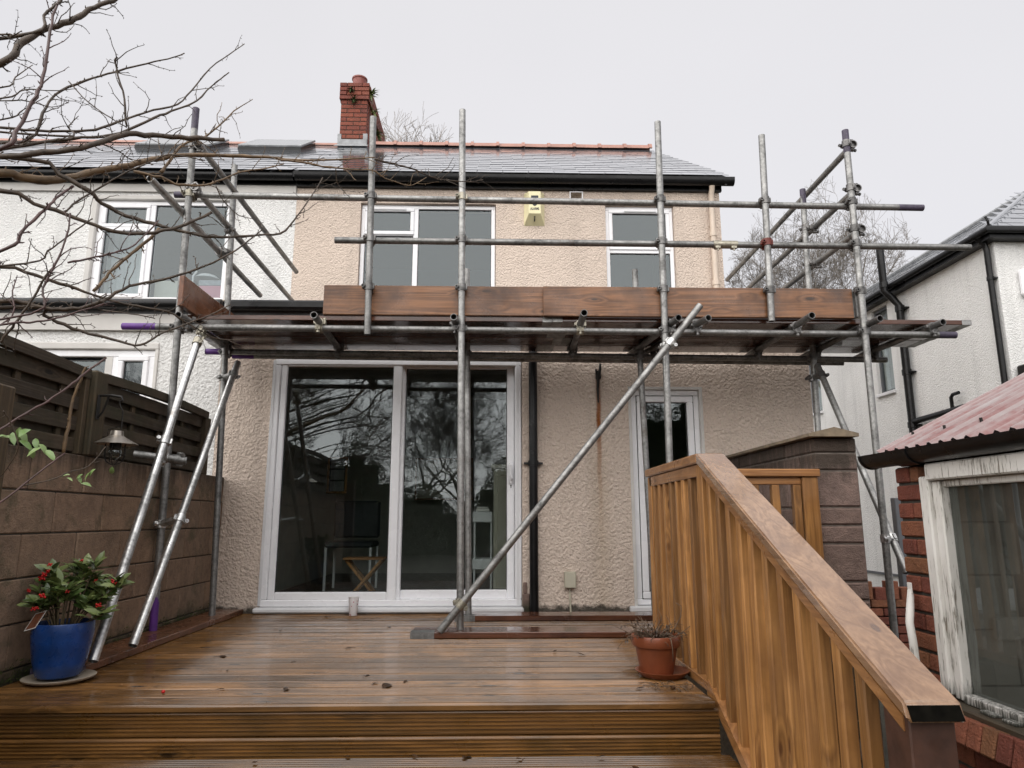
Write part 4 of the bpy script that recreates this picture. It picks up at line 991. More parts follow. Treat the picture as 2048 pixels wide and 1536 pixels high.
# corrugated roof
EX, EZ2, TA = SX - .015, 1.050, math.tan(R(26.5)); ca = math.atan(TA)
mb = MB(); ny = 150; Yr0, Yr1 = 3.19, .9
for side in (0, 1):
    for i in range(ny + 1):
        yv = Yr0 + (Yr1 - Yr0) * i / ny; hh = .0135 * math.cos(2 * math.pi * (yv - Yr0) / .078)
        for xx in (EX, EX + .7, EX + 1.4, EX + 2.1):
            mb.v.append((xx - math.sin(ca) * (hh - side * .0014), yv, EZ2 + (xx - EX) * TA + math.cos(ca) * (hh - side * .0014)))
N4 = (ny + 1) * 4
for i in range(ny):
    for k in range(3):
        a = i * 4 + k; mb.f += [(a, a + 1, a + 5, a + 4), (N4 + a, N4 + a + 4, N4 + a + 5, N4 + a + 1)]
    a = i * 4; mb.f += [(a, a + 4, N4 + a + 4, N4 + a)]
for k in range(3): mb.f += [(k, N4 + k, N4 + k + 1, k + 1)]
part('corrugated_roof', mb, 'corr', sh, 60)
part('sheet_lap', MB().box(EX + .02, EX + 2, 2.432, 2.436, 0, .001), 'felt', sh).location.z -= .5
mb = MB()
for yv in (3.16, 2.93, 2.70, 2.46): mb.tube([(EX + .16, yv + .001, EZ2 + .080), (EX + .158, yv + .001, EZ2 + .098)], .006, 8)
part('roof_bolt', mb, 'iron', sh)
part('wall_plate', MB().box(SX + .06, SX + .14, .9, 3.09, .977, 1.05, .004), 'endgrain', sh)
gx, gz = SX - .022, 1.040
arc = [math.pi + math.pi * k / 10 for k in range(11)]
def gutter_run(ya, yb, ro, name='gutter'):
    prf = [(gx + ro * math.cos(a), gz + ro * math.sin(a)) for a in arc] + [(gx + (ro - .005) * math.cos(a), gz + (ro - .005) * math.sin(a)) for a in arc[::-1]]
    return part(name, MB().prism(prf, 1, ya, yb), 'black', sh, 50)
g_ = gutter_run(.9, 3.225, .060)
part('gutter_end', MB().prism([(gx + .064 * math.cos(a), gz + .064 * math.sin(a)) for a in arc], 1, 3.226, 3.240), 'black', g_)
gutter_run(2.86, 2.99, .066, 'gutter_union'); part('fascia', MB().box(SX + .03, SX + .05, .9, 3.09, .98, 1.05), 'black', sh)
hd = thing('bent_handle', 'rusty white bent metal tube on the brick corner of the shed', 'handle', (SX - .02, 3.0, .25))
part('tube', MB().tube([(SX - .03, 3.02, .455), (SX - .03, 3.02, .43), (SX - .055, 2.99, .38), (SX - .075, 2.97, .33), (SX - .075, 2.96, .26), (SX - .07, 2.96, .14), (SX - .07, 2.96, -.1)], [.010, .014, .016, .016, .016, .016, .016], 12), 'peel', hd, 60)
part('flat_end', MB().box(SX - .032, SX - .026, 3.005, 3.035, .44, .485, .002), 'peel', hd)

# low brick wall, grey post between the houses
lw = thing('low_brick_wall', 'low brown brick wall with upright capping bricks beyond the pier', 'wall', (3.6, 6.5, -.6))
part('core', MB().box(3.25, 4.6, 6.52, 6.6, -.6, .04), 'mortar', lw)
for r in range(8):
    for k in range(6): brick_obj(lw, (3.30 + .225 * k + (.11 if r % 2 else 0), 6.5, .0 - r * .075), (.215, .1, .065), 'brick_old')
for k in range(10): brick_obj(lw, (3.27 + .12 * k, 6.5, .085 + (.03 if k % 2 else 0)), (.10, .1, .11 + (.05 if k % 2 else 0)), 'brick_old')
solo('gate_post', MB().box(4.02, 4.10, 6.96, 7.04, -.6, .96, .006), 'grey_metal', 'plain grey metal gate post between the scaffold and the shed', 'post', (4.06, 7, -.6))

# ---------------------------------------------------------------- scaffold
sc = thing('scaffold', 'tube and coupler scaffold with timber platform standing on the deck', 'scaffold', (.2, 5.1, 0))
YF, YB = 4.78, 5.50
def pole(a, b, name, m='galv', label=None):
    return part(name, MB().pipe(a, b), m, sc, 60, at=(Vector(a) + Vector(b)) / 2, label=label)
def paint(parent, a, b, m='purple'):
    a, b = Vector(a), Vector(b); return part('painted_end', MB().pipe(a, b, .0247, .0203), m, parent, 60, at=a)
FL = pole((-2.20, YF, .04), (-2.243, YF, 3.77), 'standard'); 
paint(FL, (-2.200, YF, .0405), (-2.203, YF, .25)); paint(FL, (-2.2412, YF, 3.60), (-2.2432, YF, 3.771), 'purple_dull')
F2 = pole((-.215, YF, .042), (-.250, YF, 3.79), 'standard')
F3 = pole((1.20, YF, -.5), (1.233, YF, 3.715), 'standard')
F5 = pole((2.665, YF, -.55), (2.673, YF, 3.665), 'standard'); paint(F5, (2.6726, YF, 3.48), (2.6731, YF, 3.667), 'purple_dull')
pole((-.897, YF, 2.03), (-.920, YF, 3.72), 'puncheon'); pole((1.997, YF, 2.15), (2.025, YF, 3.615), 'puncheon')
BL = pole((-2.105, YB, .04), (-2.212, YB, 3.70), 'standard'); pole((-.185, YB, .04), (-.232, YB, 2.79), 'standard')
pole((1.235, YB, -.0), (1.172, YB, 2.80), 'standard'); B5 = pole((2.57, YB, -.55), (2.652, YB, 3.54), 'standard')
paint(B5, (2.6500, YB, 3.40), (2.6523, YB, 3.542), 'purple_dull')
YR = YF + .052
r1 = pole((-2.36, YR, 3.10), (3.24, YR, 3.065), 'guard_rail'); paint(r1, (3.05, YR, 3.0662), (3.241, YR, 3.065), 'purple_dull'); paint(r1, (-2.361, YR, 3.10), (-2.27, YR, 3.0995), 'purple_dull')
pole((-1.172, YR, 2.757), (1.72, YR, 2.753), 'guard_rail'); pole((1.725, YR, 2.753), (3.565, YR, 2.750), 'guard_rail')
jn = part('sleeve_coupler', MB().pipe((1.62, YR, 2.753), (1.80, YR, 2.753), .030, .026).box(1.63, 1.67, YR - .03, YR + .01, 2.715, 2.735, .003).box(1.75, 1.79, YR - .03, YR + .01, 2.715, 2.735, .003).tube([(1.65, YR - .02, 2.70), (1.65, YR - .02, 2.74)], .007, 8).tube([(1.77, YR - .02, 2.70), (1.77, YR - .02, 2.74)], .007, 8), 'brass', sc, 40)
ld = pole((-2.635, YR, 2.092), (3.37, YR, 2.070), 'ledger'); paint(ld, (-2.636, YR, 2.092), (-2.40, YR, 2.0915)); paint(ld, (3.24, YR, 2.0706), (3.371, YR, 2.07), 'purple_dull')
lb = pole((-2.34, YB + .052, 2.085), (3.26, YB + .052, 2.050), 'ledger'); paint(lb, (-2.341, YB + .052, 2.085), (-2.22, YB + .052, 2.0843))
lc = pole((-2.20, 5.76, 2.10), (3.0, 5.76, 2.07), 'ledger'); paint(lc, (-2.201, 5.76, 2.1), (-2.02, 5.76, 2.099))
TZ = 2.135
trs = [(-2.175, -2.185), (-1.244, -1.285), (-.283, -.27), (.611, .652), (1.285, 1.14), (1.495, 1.23), (2.19, 2.175), (2.70, 2.66), (3.20, 3.14)]
for i, (xa, xb) in enumerate(trs):
    ya = [4.66, 4.64, 4.66, 4.54, 4.64, 4.64, 4.56, 4.62, 4.70][i]
    pole((xa, ya, TZ - .005), (xb, 5.885 - .03 * (i % 3), TZ - .012 - .0), 'transom', 'galv_dark')
for x, z0, z1, ya, yb in ((-2.19, 3.465, 3.43, 4.68, 7.36), (-2.20, 3.135, 3.08, 4.80, 7.30), (-2.275, 2.955, 2.882, 4.30, 6.52)):
    pole((x, ya, z0), (x + .0, yb, z1), 'side_rail')
for x, z0, z1, ya, yb in ((2.725, 3.555, 3.505, 4.80, 7.7), (2.725, 3.195, 3.185, 4.80, 7.3), (2.725, 2.87, 2.885, 4.82, 6.6)):
    pole((x, ya, z0), (x, yb, z1), 'side_rail')
pole((-2.05, 4.73, 1.99), (-1.962, 3.66, .065), 'raker', 'galv_new'); pole((-2.035, 5.44, 1.97), (-1.985, 4.09, .065), 'raker', 'galv_new')
pole((-2.245, 4.40, 1.148), (-1.96, 4.50, 1.115), 'raker', 'galv')
pole((1.455, 4.685, 2.235), (-.340, 4.675, .045), 'facade_brace'); pole((2.62, 5.44, 1.98), (2.735, 4.68, .40), 'ledger_brace')
# couplers
def coupler(p, a, q, b, m='galv_dark'):
    p, q = Vector(p), Vector(q); a, b = Vector(a).normalized(), Vector(b).normalized(); n = q - p; n = n.normalized() if n.length > 1e-6 else a.cross(b)
    mb = MB()
    mb.pipe(p - a * .026, p + a * .026, .031, .0245, 14, .02); mb.pipe(q - b * .026, q + b * .026, .031, .0245, 14, .02)
    mid = (p + q) / 2; mb.obox(mid, n, a, n.cross(a).normalized(), max(.03, (q - p).length - .046), .04, .04, .006)
    for c, ax, sd in ((p, a, 1), (q, b, -1)):
        s = ax.cross(n).normalized()
        mb.tube([c + s * .036 - n * .034 * sd, c + s * .036 + n * .036 * sd], .0075, 8)
        mb.tube([c + s * .036 - n * .034 * sd, c + s * .036 - n * .020 * sd], .013, 6)
        mb.obox(c + s * .036, n, ax, s, .03, .034, .02, .003); mb.obox(c - s * .034, n, ax, s, .022, .04, .014, .003)
    return part('coupler', mb, m, sc, 40, at=p)
ZU = (0, 0, 1); XU = (1, 0, 0); YUx = (0, 1, 0)
def sx(o0, o1, z): (x0, z0), (x1, z1) = o0, o1; return x0 + (x1 - x0) * (z - z0) / (z1 - z0)
stdx = {'L': lambda z: sx((-2.20, .04), (-2.243, 3.77), z), 'P': lambda z: sx((-.897, 2.03), (-.92, 3.72), z), '2': lambda z: sx((-.215, .042), (-.25, 3.79), z),
        '3': lambda z: sx((1.20, -.5), (1.233, 3.715), z), '4': lambda z: sx((1.997, 2.15), (2.025, 3.615), z), '5': lambda z: 2.671}
for k in 'LP2345':
    z = 3.085; coupler((stdx[k](z), YF, z), ZU, (stdx[k](z), YR, z - (.0 if k != '5' else .012)), XU, 'brass' if k in '2L' else 'galv_dark')
    if k != 'L': z = 2.753; coupler((stdx[k](z), YF, z), ZU, (stdx[k](z), YR, z), XU, 'redcoup' if k == '4' else 'galv_dark')
    if k in 'L235': z = 2.08; coupler((stdx[k](z), YF, z), ZU, (stdx[k](z), YR, z), XU, 'galv_dark')
    if k != 'L': z = 2.385; coupler((stdx[k](z), YF, z), ZU, (stdx[k](z) , YF + .045, z), XU, 'galv_dark')
for i, (xa, xb) in enumerate(trs):
    coupler((xa + (xb - xa) * .13, YR, 2.083), XU, (xa + (xb - xa) * .13, YR, TZ - .006), YUx, 'brass' if i in (1, 3) else 'galv_dark')
    coupler((xa + (xb - xa) * .68, YB + .052, 2.07), XU, (xa + (xb - xa) * .68, YB + .052, TZ - .010), YUx, 'galv_dark')
for x, z in ((-2.165, 2.07), (-.222, 2.07), (1.19, 2.06), (2.619, 2.055)): coupler((x, YB, z), ZU, (x, YB + .052, z), XU, 'galv_dark')
for z in (3.46, 3.13): coupler((-2.24, YF, z), ZU, (-2.19, YF, z), YUx)
for z in (3.555, 3.195, 2.87): coupler((2.672, YF, z), ZU, (2.725, YF + .02, z), YUx)
coupler((-2.21, YB, 2.915), ZU, (-2.275, YB, 2.915), YUx); coupler((-2.21, YB, 3.115), ZU, (-2.20, YB - .05, 3.115), YUx)
for z, zz in ((3.54, 0), (3.19, 0), (2.875, 0)):
    if z < 3.5: coupler((2.65, YB, z), ZU, (2.725, YB, z), YUx)
def along(a, b, t): return Vector(a) + (Vector(b) - Vector(a)) * t
RA, RBk = ((-2.05, 4.73, 1.99), (-1.962, 3.66, .065)), ((-2.035, 5.44, 1.97), (-1.985, 4.09, .065))
coupler(along(*RA, .02), Vector(RA[1]) - Vector(RA[0]), along(*RA, .02) + Vector((0, .05, .07)), XU, 'brass')
coupler(along(*RBk, .06), Vector(RBk[1]) - Vector(RBk[0]), (-2.16, YB, 1.86), ZU, 'galv'); coupler(along(*RBk, .64), Vector(RBk[1]) - Vector(RBk[0]), (-2.213, YF, .72), ZU, 'galv_new')
coupler((-2.085, 4.456, 1.13), (.28, .1, -.03), along(*RA, .40), Vector(RA[1]) - Vector(RA[0]), 'galv_new'); coupler((-2.0, 4.49, 1.12), (.28, .1, -.03), (-2.05, 4.53, 1.13), ZU, 'galv')
FB = ((1.455, 4.685, 2.235), (-.340, 4.675, .045)); coupler(along(*FB, .125), Vector(FB[1]) - Vector(FB[0]), (1.224, YF, 1.96), ZU, 'galv_new'); coupler(along(*FB, .925), Vector(FB[1]) - Vector(FB[0]), (-.217, YF, .21), ZU, 'brass')
LB = ((2.62, 5.44, 1.98), (2.735, 4.68, .40)); coupler(along(*LB, .06), Vector(LB[1]) - Vector(LB[0]), (2.60, YB, 1.88), ZU, 'galv_dark'); coupler(along(*LB, .86), Vector(LB[1]) - Vector(LB[0]), (2.668, YF, .62), ZU, 'galv_new')
# platform boards: five rows, two lengths each, end bands
PZ = TZ + .020
rowsY = [4.86, 5.088, 5.316, 5.544]
for k, y0 in enumerate(rowsY):
    cuts = [(-2.27 - .02 * k, .42 + .06 * (k % 3)), (.425 + .06 * (k % 3), 3.52 - .01 * k - (.25 if k == 3 else 0))]
    for (a, b) in cuts:
        dz = rnd.uniform(0, .003)
        bo = part('platform_board', MB().box(a, b, y0, y0 + .224, PZ + dz, PZ + .036 + dz, .004), 'plank_dark', sc, at=((a + b) / 2, y0, PZ))
        for xe, s in ((a, 1), (b, -1)):
            part('end_band', MB().box(xe - s * .001, xe + s * .07, y0 - .0012, y0 + .2252, PZ + dz - .0012, PZ + .0372 + dz), 'galv', bo)
tb = part('toe_board', MB().box(-1.235, .62, YF + .062, YF + .098, PZ + .04, PZ + .262, .004), 'plank', sc, at=(-.3, YF, 2.2), label='front toe board, left length')
part('toe_board', MB().box(.352, 2.62, YF + .026, YF + .061, PZ + .030, PZ + .254, .004), 'plank', sc, at=(1.4, YF, 2.2), label='front toe board, right length')
part('toe_board', MB().box(-2.19, -2.154, 4.66, 5.80, PZ + .04, PZ + .26, .004), 'plank_y', sc, at=(-2.17, 5.2, 2.2), label='left end toe board')
eb = part('toe_board', MB().box(2.60, 2.636, 4.84, 5.85, PZ + .04, PZ + .26, .004), 'plank_y', sc, at=(2.62, 5.2, 2.2), label='right end toe board')
part('end_band', MB().box(2.638, 2.655, 4.80, 4.838, PZ + .04, PZ + .25).box(2.598, 2.64, 4.834, 4.839, PZ + .04, PZ + .262), 'galv', eb)
mb = MB().box(.9, 1.18, YF + .06, YF + .064, PZ + .037, PZ + .05).box(1.26, 1.52, YF + .018, YF + .022, PZ - .002, PZ + .012)
part('board_clip', mb, 'galv', sc)
# loose boards lying on the deck under the poles
def sole(x0, x1, y0, y1, label, m, along_x=True):
    b = thing('sole_board', label, 'board', ((x0 + x1) / 2, (y0 + y1) / 2, .002))
    part('plank', MB().box(x0, x1, y0, y1, .002, .040, .004), m, b)
    if along_x: part('end_band', MB().box(x0 - .0015, x0 + .15, y0 - .0015, y0 + .10, .0005, .0415), 'galv', b)
    else: part('end_band', MB().box(x0 - .0015, x1 + .0015, y0 - .0015, y0 + .07, .0005, .0415), 'purple_dull', b)
sole(-.525, .91, 4.665, 4.89, 'front sole board under the long brace, with a metal banded end', 'plank_dark')
sole(-.285, 1.7, 5.43, 5.655, 'rear sole board close to the cream wall between pipe and door', 'plank_dark')
sole(-2.232, -2.01, 3.62, 5.9, 'long sole board along the left block wall under the rakers', 'plank_y', False)

# ---------------------------------------------------------------- fittings on the house wall
al = thing('alarm_box', 'yellowed alarm bell box lettered ALARMS high on the cream wall between the windows', 'alarm box', (.49, YU, 4.3))
ax0, ax1, az0, az1, yb_, yf_ = .36, .615, 4.315, 4.735, YU - .002, YU - .125
ip = .055
part('case', MB().add([(ax0, yb_, az0), (ax1, yb_, az0), (ax1, yb_, az1), (ax0, yb_, az1), (ax0 + ip, yf_, az0 + .11), (ax1 - ip, yf_, az0 + .11), (ax1 - ip, yf_, az1 - .02), (ax0 + ip, yf_, az1 - .02)],
                      [(0, 3, 2, 1), (4, 5, 6, 7), (0, 1, 5, 4), (1, 2, 6, 5), (2, 3, 7, 6), (3, 0, 4, 7)]), 'alarm', al)
def text_part(parent, s, size, loc, rot, m, name='lettering', bold=.0):
    c = bpy.data.curves.new('txt', 'FONT'); c.body = s; c.size = size; c.align_x = 'CENTER'; c.align_y = 'CENTER'; c.extrude = .0008; c.offset = bold
    o = bpy.data.objects.new('txt', c); COL.objects.link(o); dg = bpy.context.evaluated_depsgraph_get(); me = bpy.data.meshes.new_from_object(o.evaluated_get(dg))
    bpy.data.objects.remove(o); q = bpy.data.objects.new(name, me); COL.objects.link(q); me.materials.clear(); me.materials.append(M[m])
    q.parent = parent; q.location = Vector(loc) - BASE[parent]; q.rotation_euler = rot; BASE[q] = Vector(loc); return q
text_part(al, 'ALARMS', .036, ((ax0 + ax1) / 2, yf_ - .001, az0 + .17), (R(90), 0, 0), 'print', bold=.0012).scale = (.82, 1.25, 1)
shp = [(-.045, .10), (.045, .10), (.045, .03), (.035, -.005), (.018, -.03), (0, -.04), (-.018, -.03), (-.035, -.005), (-.045, .03)]
em = part('emblem', MB().prism([((ax0 + ax1) / 2 + a, az0 + .245 + b) for a, b in shp], 1, yf_ - .002, yf_ - .0005), 'print', al)
part('emblem_band', MB().box((ax0 + ax1) / 2 - .026, (ax0 + ax1) / 2 + .026, yf_ - .003, yf_ - .0022, az0 + .236, az0 + .250), 'lead', em)
cy_ = yf_ + (yb_ - yf_) * .55
part('keyhole', MB().obox(((ax0 + ax1) / 2, yf_ + .056, az0 + .052), (1, 0, 0), (0, .75, -.66), (0, -.66, -.75), .014, .045, .006).tube([((ax0 + ax1) / 2, yf_ + .034, az0 + .079), ((ax0 + ax1) / 2, yf_ + .040, az0 + .086)], .011, 10), 'print', al)
part('case_flare', MB().box(ax0 + .01, ax0 + .05, yb_ - .05, yb_ - .002, az1 - .03, az1, .01).box(ax1 - .05, ax1 - .01, yb_ - .05, yb_ - .002, az1 - .03, az1, .01), 'alarm', al)
jb = thing('junction_box', 'beige plastic junction box low on the cream wall with a cable below', 'junction box', (.63, D, .2))
part('lid', MB().box(.585, .68, D - .055, D + .0, .195, .325, .006), 'boxp', jb); part('cable', MB().tube([(.63, D - .012, .20), (.632, D - .014, .10), (.636, D - .01, .0)], .008, 8), 'boxp', jb)
ib = thing('iron_bracket', 'old black iron bracket on the wall above the long rust stain', 'bracket', (.905, D, 1.95))
part('hook', MB().tube([(.925, D - .03, 2.08), (.92, D - .045, 2.03), (.905, D - .03, 1.97), (.90, D - .015, 1.86), (.903, D - .012, 1.74)], [.010, .012, .014, .011, .006], 8).tube([(.885, D - .035, 2.03), (.893, D - .03, 1.97), (.90, D - .02, 1.90)], .008, 8), 'iron', ib, 60)
part('wall_plate', MB().box(.885, .93, D - .03, D + .004, 1.95, 2.02, .004), 'iron', ib)
mb = MB().box(.242, .30, D - .02, D - .001, .0, .15, .006).box(.246, .28, D - .014, D - .001, .15, .24, .006)
solo('exposed_brick', mb, 'pierblock', 'patch of bare brown masonry between the patio door and black pipe', 'bare masonry', (.27, D, 0))

# ---------------------------------------------------------------- things seen through the patio door
st = thing('folding_stool', 'small slatted wooden folding stool just inside the patio door glass', 'stool', (-1.15, 6.5, .02))
for k in range(6): part('slat', MB().box(-1.33, -.97, 6.36 + k * .042, 6.395 + k * .042, .395, .412, .003), 'bal_x', st)
for s_, yv in ((1, 6.38), (1, 6.56), (-1, 6.41), (-1, 6.53)):
    part('leg', MB().tube([(-1.15 - .16 * s_, yv, .02), (-1.15 + .16 * s_, yv, .394)], .016, 4), 'bal_z', st)
cb = thing('tall_cupboard', 'tall cream panelled cupboard behind the right edge of the patio glass', 'cupboard', (.17, 6.9, .02))
part('carcass', MB().box(.0, .42, 6.62, 7.0, .02, 1.22, .006), 'cab', cb); part('cornice', MB().box(-.025, .44, 6.59, 7.02, 1.221, 1.26, .008), 'cab', cb)
part('door_panel', MB().box(.03, .20, 6.605, 6.618, .1, 1.16, .006), 'cab', cb)
tr = thing('white_trolley', 'narrow white trolley with shelves inside beside the cream cupboard', 'trolley', (-.1, 6.95, .02))
for zz in (.72, .28): part('tray', MB().box(-.20, -.01, 6.8, 7.1, zz, zz + .10, .006), 'upvc', tr)
part('frame', MB().tube([(-.02, 6.82, .05), (-.02, 6.82, .72)], .01, 8).tube([(-.18, 6.82, .05), (-.18, 6.82, .72)], .01, 8).tube([(-.02, 7.08, .05), (-.02, 7.08, .72)], .01, 8), 'upvc', tr)
part('papers', MB().box(-.17, -.04, 6.85, 7.0, .822, .85, .004).box(-.16, -.05, 6.86, 6.98, .851, .868, .003), 'paper', tr)
pf = thing('framed_picture', 'tall picture frame with three photographs on the dim room wall', 'picture', (-1.6, 8.5, 1.0))
part('backing', MB().box(-1.99, -1.77, 8.47, 8.495, 1.06, 1.48), 'print', pf); g = MB(); frame_bars(g, -2.0, -1.76, 1.05, 1.49, 8.45, 8.47, .025, .003); part('frame', g, 'bal_z', pf)
for zz in (1.08, 1.215, 1.35): part('photo', MB().box(-1.96, -1.80, 8.46, 8.468, zz, zz + .115), 'lead', pf)
pbm = thing('picture_board', 'pale rectangular board hanging on the far room wall', 'board', (-.7, 9.6, 1.0))
part('board', MB().box(-1.05, -.30, 9.55, 9.58, 1.02, 1.55), 'cab', pbm); g = MB(); frame_bars(g, -1.07, -.28, 1.0, 1.57, 9.53, 9.55, .03, .004); part('frame', g, 'bal_x', pbm)
ch = thing('dining_chair', 'dark chair with slim white frame standing inside the dim room', 'chair', (-1.5, 7.6, .02))
part('seat', MB().box(-1.75, -1.25, 7.4, 7.85, .46, .52, .02), 'print', ch); part('backrest', MB().box(-1.75, -1.25, 7.83, 7.88, .55, .95, .02), 'print', ch)
for xx, yv in ((-1.73, 7.42), (-1.27, 7.42), (-1.73, 7.84), (-1.27, 7.84)): part('leg', MB().tube([(xx, yv, .02), (xx, yv, .46)], .014, 8), 'upvc', ch)

# ---------------------------------------------------------------- cup, pots, plants
cu = thing('paper_cup', 'white takeaway cup with dark pink print standing before the patio door sill', 'cup', (-1.105, 5.77, .001))
part('cup', MB().lathe([(.0005, .004), (.030, .002), (.0315, .004), (.041, .138), (.0395, .138), (.030, .01), (.0005, .008)], -1.105, 5.77, 28), 'cup', cu, 60)
part('rim', MB().lathe([(.0385, .138), (.0425, .1385), (.0428, .143), (.039, .143), (.0385, .138)], -1.105, 5.77, 28), 'paper', cu, 60)

PX, PY = -2.055, 3.545
bp = thing('blue_pot', 'glossy cobalt blue plant pot standing in a pale saucer by the left wall', 'plant pot', (PX, PY, .02))
part('pot', MB().lathe([(.001, .022), (.084, .022), (.095, .03), (.112, .09), (.124, .16), (.130, .215), (.130, .262), (.128, .268), (.122, .268), (.119, .25), (.117, .20)], PX, PY, 48), 'blue', bp, 60)
part('soil', MB().lathe([(.001, .222), (.117, .215)], PX, PY, 32), 'soil', bp)
sa = solo('saucer', MB().lathe([(.001, .002), (.11, .002), (.150, .016), (.154, .024), (.149, .025), (.108, .012), (.001, .011)], PX + .012, PY - .01, 48), 'cream_rim', 'pale glazed saucer under the blue pot', 'saucer', (PX, PY, .002), 60)
shb = thing('berry_shrub', 'evergreen shrub with glossy leaves and red berries growing in the blue pot', 'shrub', (PX, PY, .22))
q = random.Random(11); tips = []
stm = MB()
for i in range(27):
    a = q.uniform(0, 2 * math.pi); rad = q.uniform(.04, .235); top = q.uniform(.38, .555) - .10 * (rad / .235) ** 2
    bx, by = PX + math.cos(a) * .03, PY + math.sin(a) * .03
    ex, ey = PX + .02 + math.cos(a) * rad * .92, PY + math.sin(a) * rad * .75
    pts = [(bx, by, .2), (bx + (ex - bx) * .35, by + (ey - by) * .35, .2 + (top - .2) * .5), (bx + (ex - bx) * .75, by + (ey - by) * .75, .2 + (top - .2) * .85), (ex, ey, top)]
    stm.tube(pts, [.005, .004, .003, .0022], 5); tips += [(Vector(pts[3]), (Vector(pts[3]) - Vector(pts[1])).normalized(), 1), (Vector(pts[2]), (Vector(pts[3]) - Vector(pts[1])).normalized(), 0)]
part('stem', stm, 'stem', shb, 180)
lms = []
for w in (.36, .42, .48):
    mb = MB(); leaf_quad(mb, (0, 0, 0), (0, 1, 0), (0, 0, 1), 1, w, .28); me = mb.mesh('leaf', smooth=180); me.materials.append(M['leaf']); lms.append(me)
def place_leaf(parent, me, p, d, up, L):
    d = Vector(d).normalized(); s = d.cross(Vector(up)); s = s.normalized() if s.length > 1e-4 else d.orthogonal().normalized(); n = s.cross(d)
    o = bpy.data.objects.new('leaf', me); COL.objects.link(o); o.parent = parent
    o.matrix_local = Matrix(((s.x, d.x, n.x, 0), (s.y, d.y, n.y, 0), (s.z, d.z, n.z, 0), (0, 0, 0, 1))) @ Matrix.Scale(L, 4)
    o.location = Vector(p) - BASE[parent]; return o
for p, d, tip in tips:
    k = 8 if tip else 6
    for i in range(k):
        a = 2 * math.pi * i / k + q.uniform(-.4, .4)
        out = Vector((math.cos(a), math.sin(a), q.uniform(.0, .75))) + d * .5
        if i == 0 and tip: out = d + Vector((q.uniform(-.3, .3), q.uniform(-.3, .3), .4))
        place_leaf(shb, q.choice(lms), p - d * q.uniform(0, .03), out, Vector((q.uniform(-.7, .7), q.uniform(-1.1, .3), .8)) + d * .4, q.uniform(.055, .09))
bme_ = MB()
for i in range(9):
    c = Vector((q.uniform(-.011, .011), q.uniform(-.011, .011), q.uniform(-.004, .016)))
    bme_.lathe([(.0004, c.z - .0062), (.0044, c.z - .0044), (.0062, c.z), (.0044, c.z + .0044), (.0004, c.z + .0062)], c.x, c.y, 8)
bms = bme_.mesh('berry_cluster', smooth=180); bms.materials.append(M['berry'])
for i in range(17):
    p, d, _ = tips[(i * 2 + 0) % len(tips)] if i < 12 else tips[q.randrange(len(tips))]
    o = bpy.data.objects.new('berry_cluster', bms); COL.objects.link(o); o.parent = shb
    o.location = p + d * .012 + Vector((q.uniform(-.03, .03), -.045, q.uniform(-.03, .02))) - BASE[shb]; o.rotation_euler = (0, 0, q.uniform(0, 6)); o.scale = (q.uniform(.55, 1.0),) * 3
tg = part('plant_label', MB().obox((PX - .075, PY - .10, .285), Vector((.9, -.2, .25)).normalized(), Vector((.3, .35, .88)).normalized(), Vector((-.25, -.85, .4)).normalized(), .062, .085, .0012), 'paper', shb)
part('label_print', MB().obox(Vector((PX - .075, PY - .10, .285)) + Vector((-.25, -.85, .4)).normalized() * .0012, Vector((.9, -.2, .25)).normalized(), Vector((.3, .35, .88)).normalized(), Vector((-.25, -.85, .4)).normalized(), .052, .075, .0006), 'brick_old', tg)

TX, TY = .80, 3.57
tp = thing('terracotta_pot', 'terracotta flower pot with thick rim standing in its saucer beside the stair balusters', 'plant pot', (TX, TY, .015))
part('pot', MB().lathe([(.001, .016), (.078, .016), (.080, .02), (.102, .14), (.113, .142), (.117, .148), (.119, .188), (.116, .193), (.106, .193), (.103, .18), (.10, .15)], TX, TY, 44), 'pot', tp, 40)
part('soil', MB().lathe([(.001, .176), (.102, .168)], TX, TY, 28), 'soil', tp)
solo('saucer', MB().lathe([(.001, .002), (.098, .002), (.106, .008), (.128, .028), (.131, .032), (.126, .033), (.100, .012), (.001, .010)], TX + .025, TY - .005, 44), 'pot', 'terracotta saucer with water under the flower pot of dead stems', 'saucer', (TX, TY, .002), 60)
dpn = thing('dead_plant', 'tangle of brown dead stems in the terracotta pot', 'dead plant', (TX, TY, .17))
mb = MB(); lf = MB()
for i in range(85):
    a = q.uniform(0, 6.28); r_ = q.uniform(0, .085); p = Vector((TX + math.cos(a) * r_, TY + math.sin(a) * r_, .17)); pts = [p.copy()]
    d = Vector((math.cos(a) * .8 + q.uniform(-.5, .5), math.sin(a) * .8 + q.uniform(-.5, .5), q.uniform(.3, 1.2))).normalized(); L = q.uniform(.015, .045)
    for k in range(4):
        p = p + d * L; pts.append(p.copy()); d = (d + Vector((q.uniform(-.5, .5), q.uniform(-.5, .5), q.uniform(-.6, .15)))).normalized()
        if q.random() < .5: leaf_quad(lf, p, (q.uniform(-1, 1), q.uniform(-1, 1), q.uniform(-1, .3)), (0, 0, 1), q.uniform(.012, .03), .008, .6)
    mb.tube(pts, [.0026, .0024, .002, .0016, .001], 4)
for e_ in (((TX + .05, TY - .02, .18), (TX + .09, TY - .03, .23), (TX + .12, TY - .03, .28), (TX + .125, TY - .03, .33), (TX + .10, TY - .02, .345)), ((TX + .03, TY - .07, .19), (TX + .045, TY - .12, .19), (TX + .05, TY - .125, .15), (TX + .052, TY - .122, .09))):
    mb.tube(e_, [.003, .0028, .0025, .002, .0015][:len(e_)], 5)
part('dead_stems', mb, 'dead', dpn, 180); part('withered_leaves', lf, 'deadleaf', dpn)

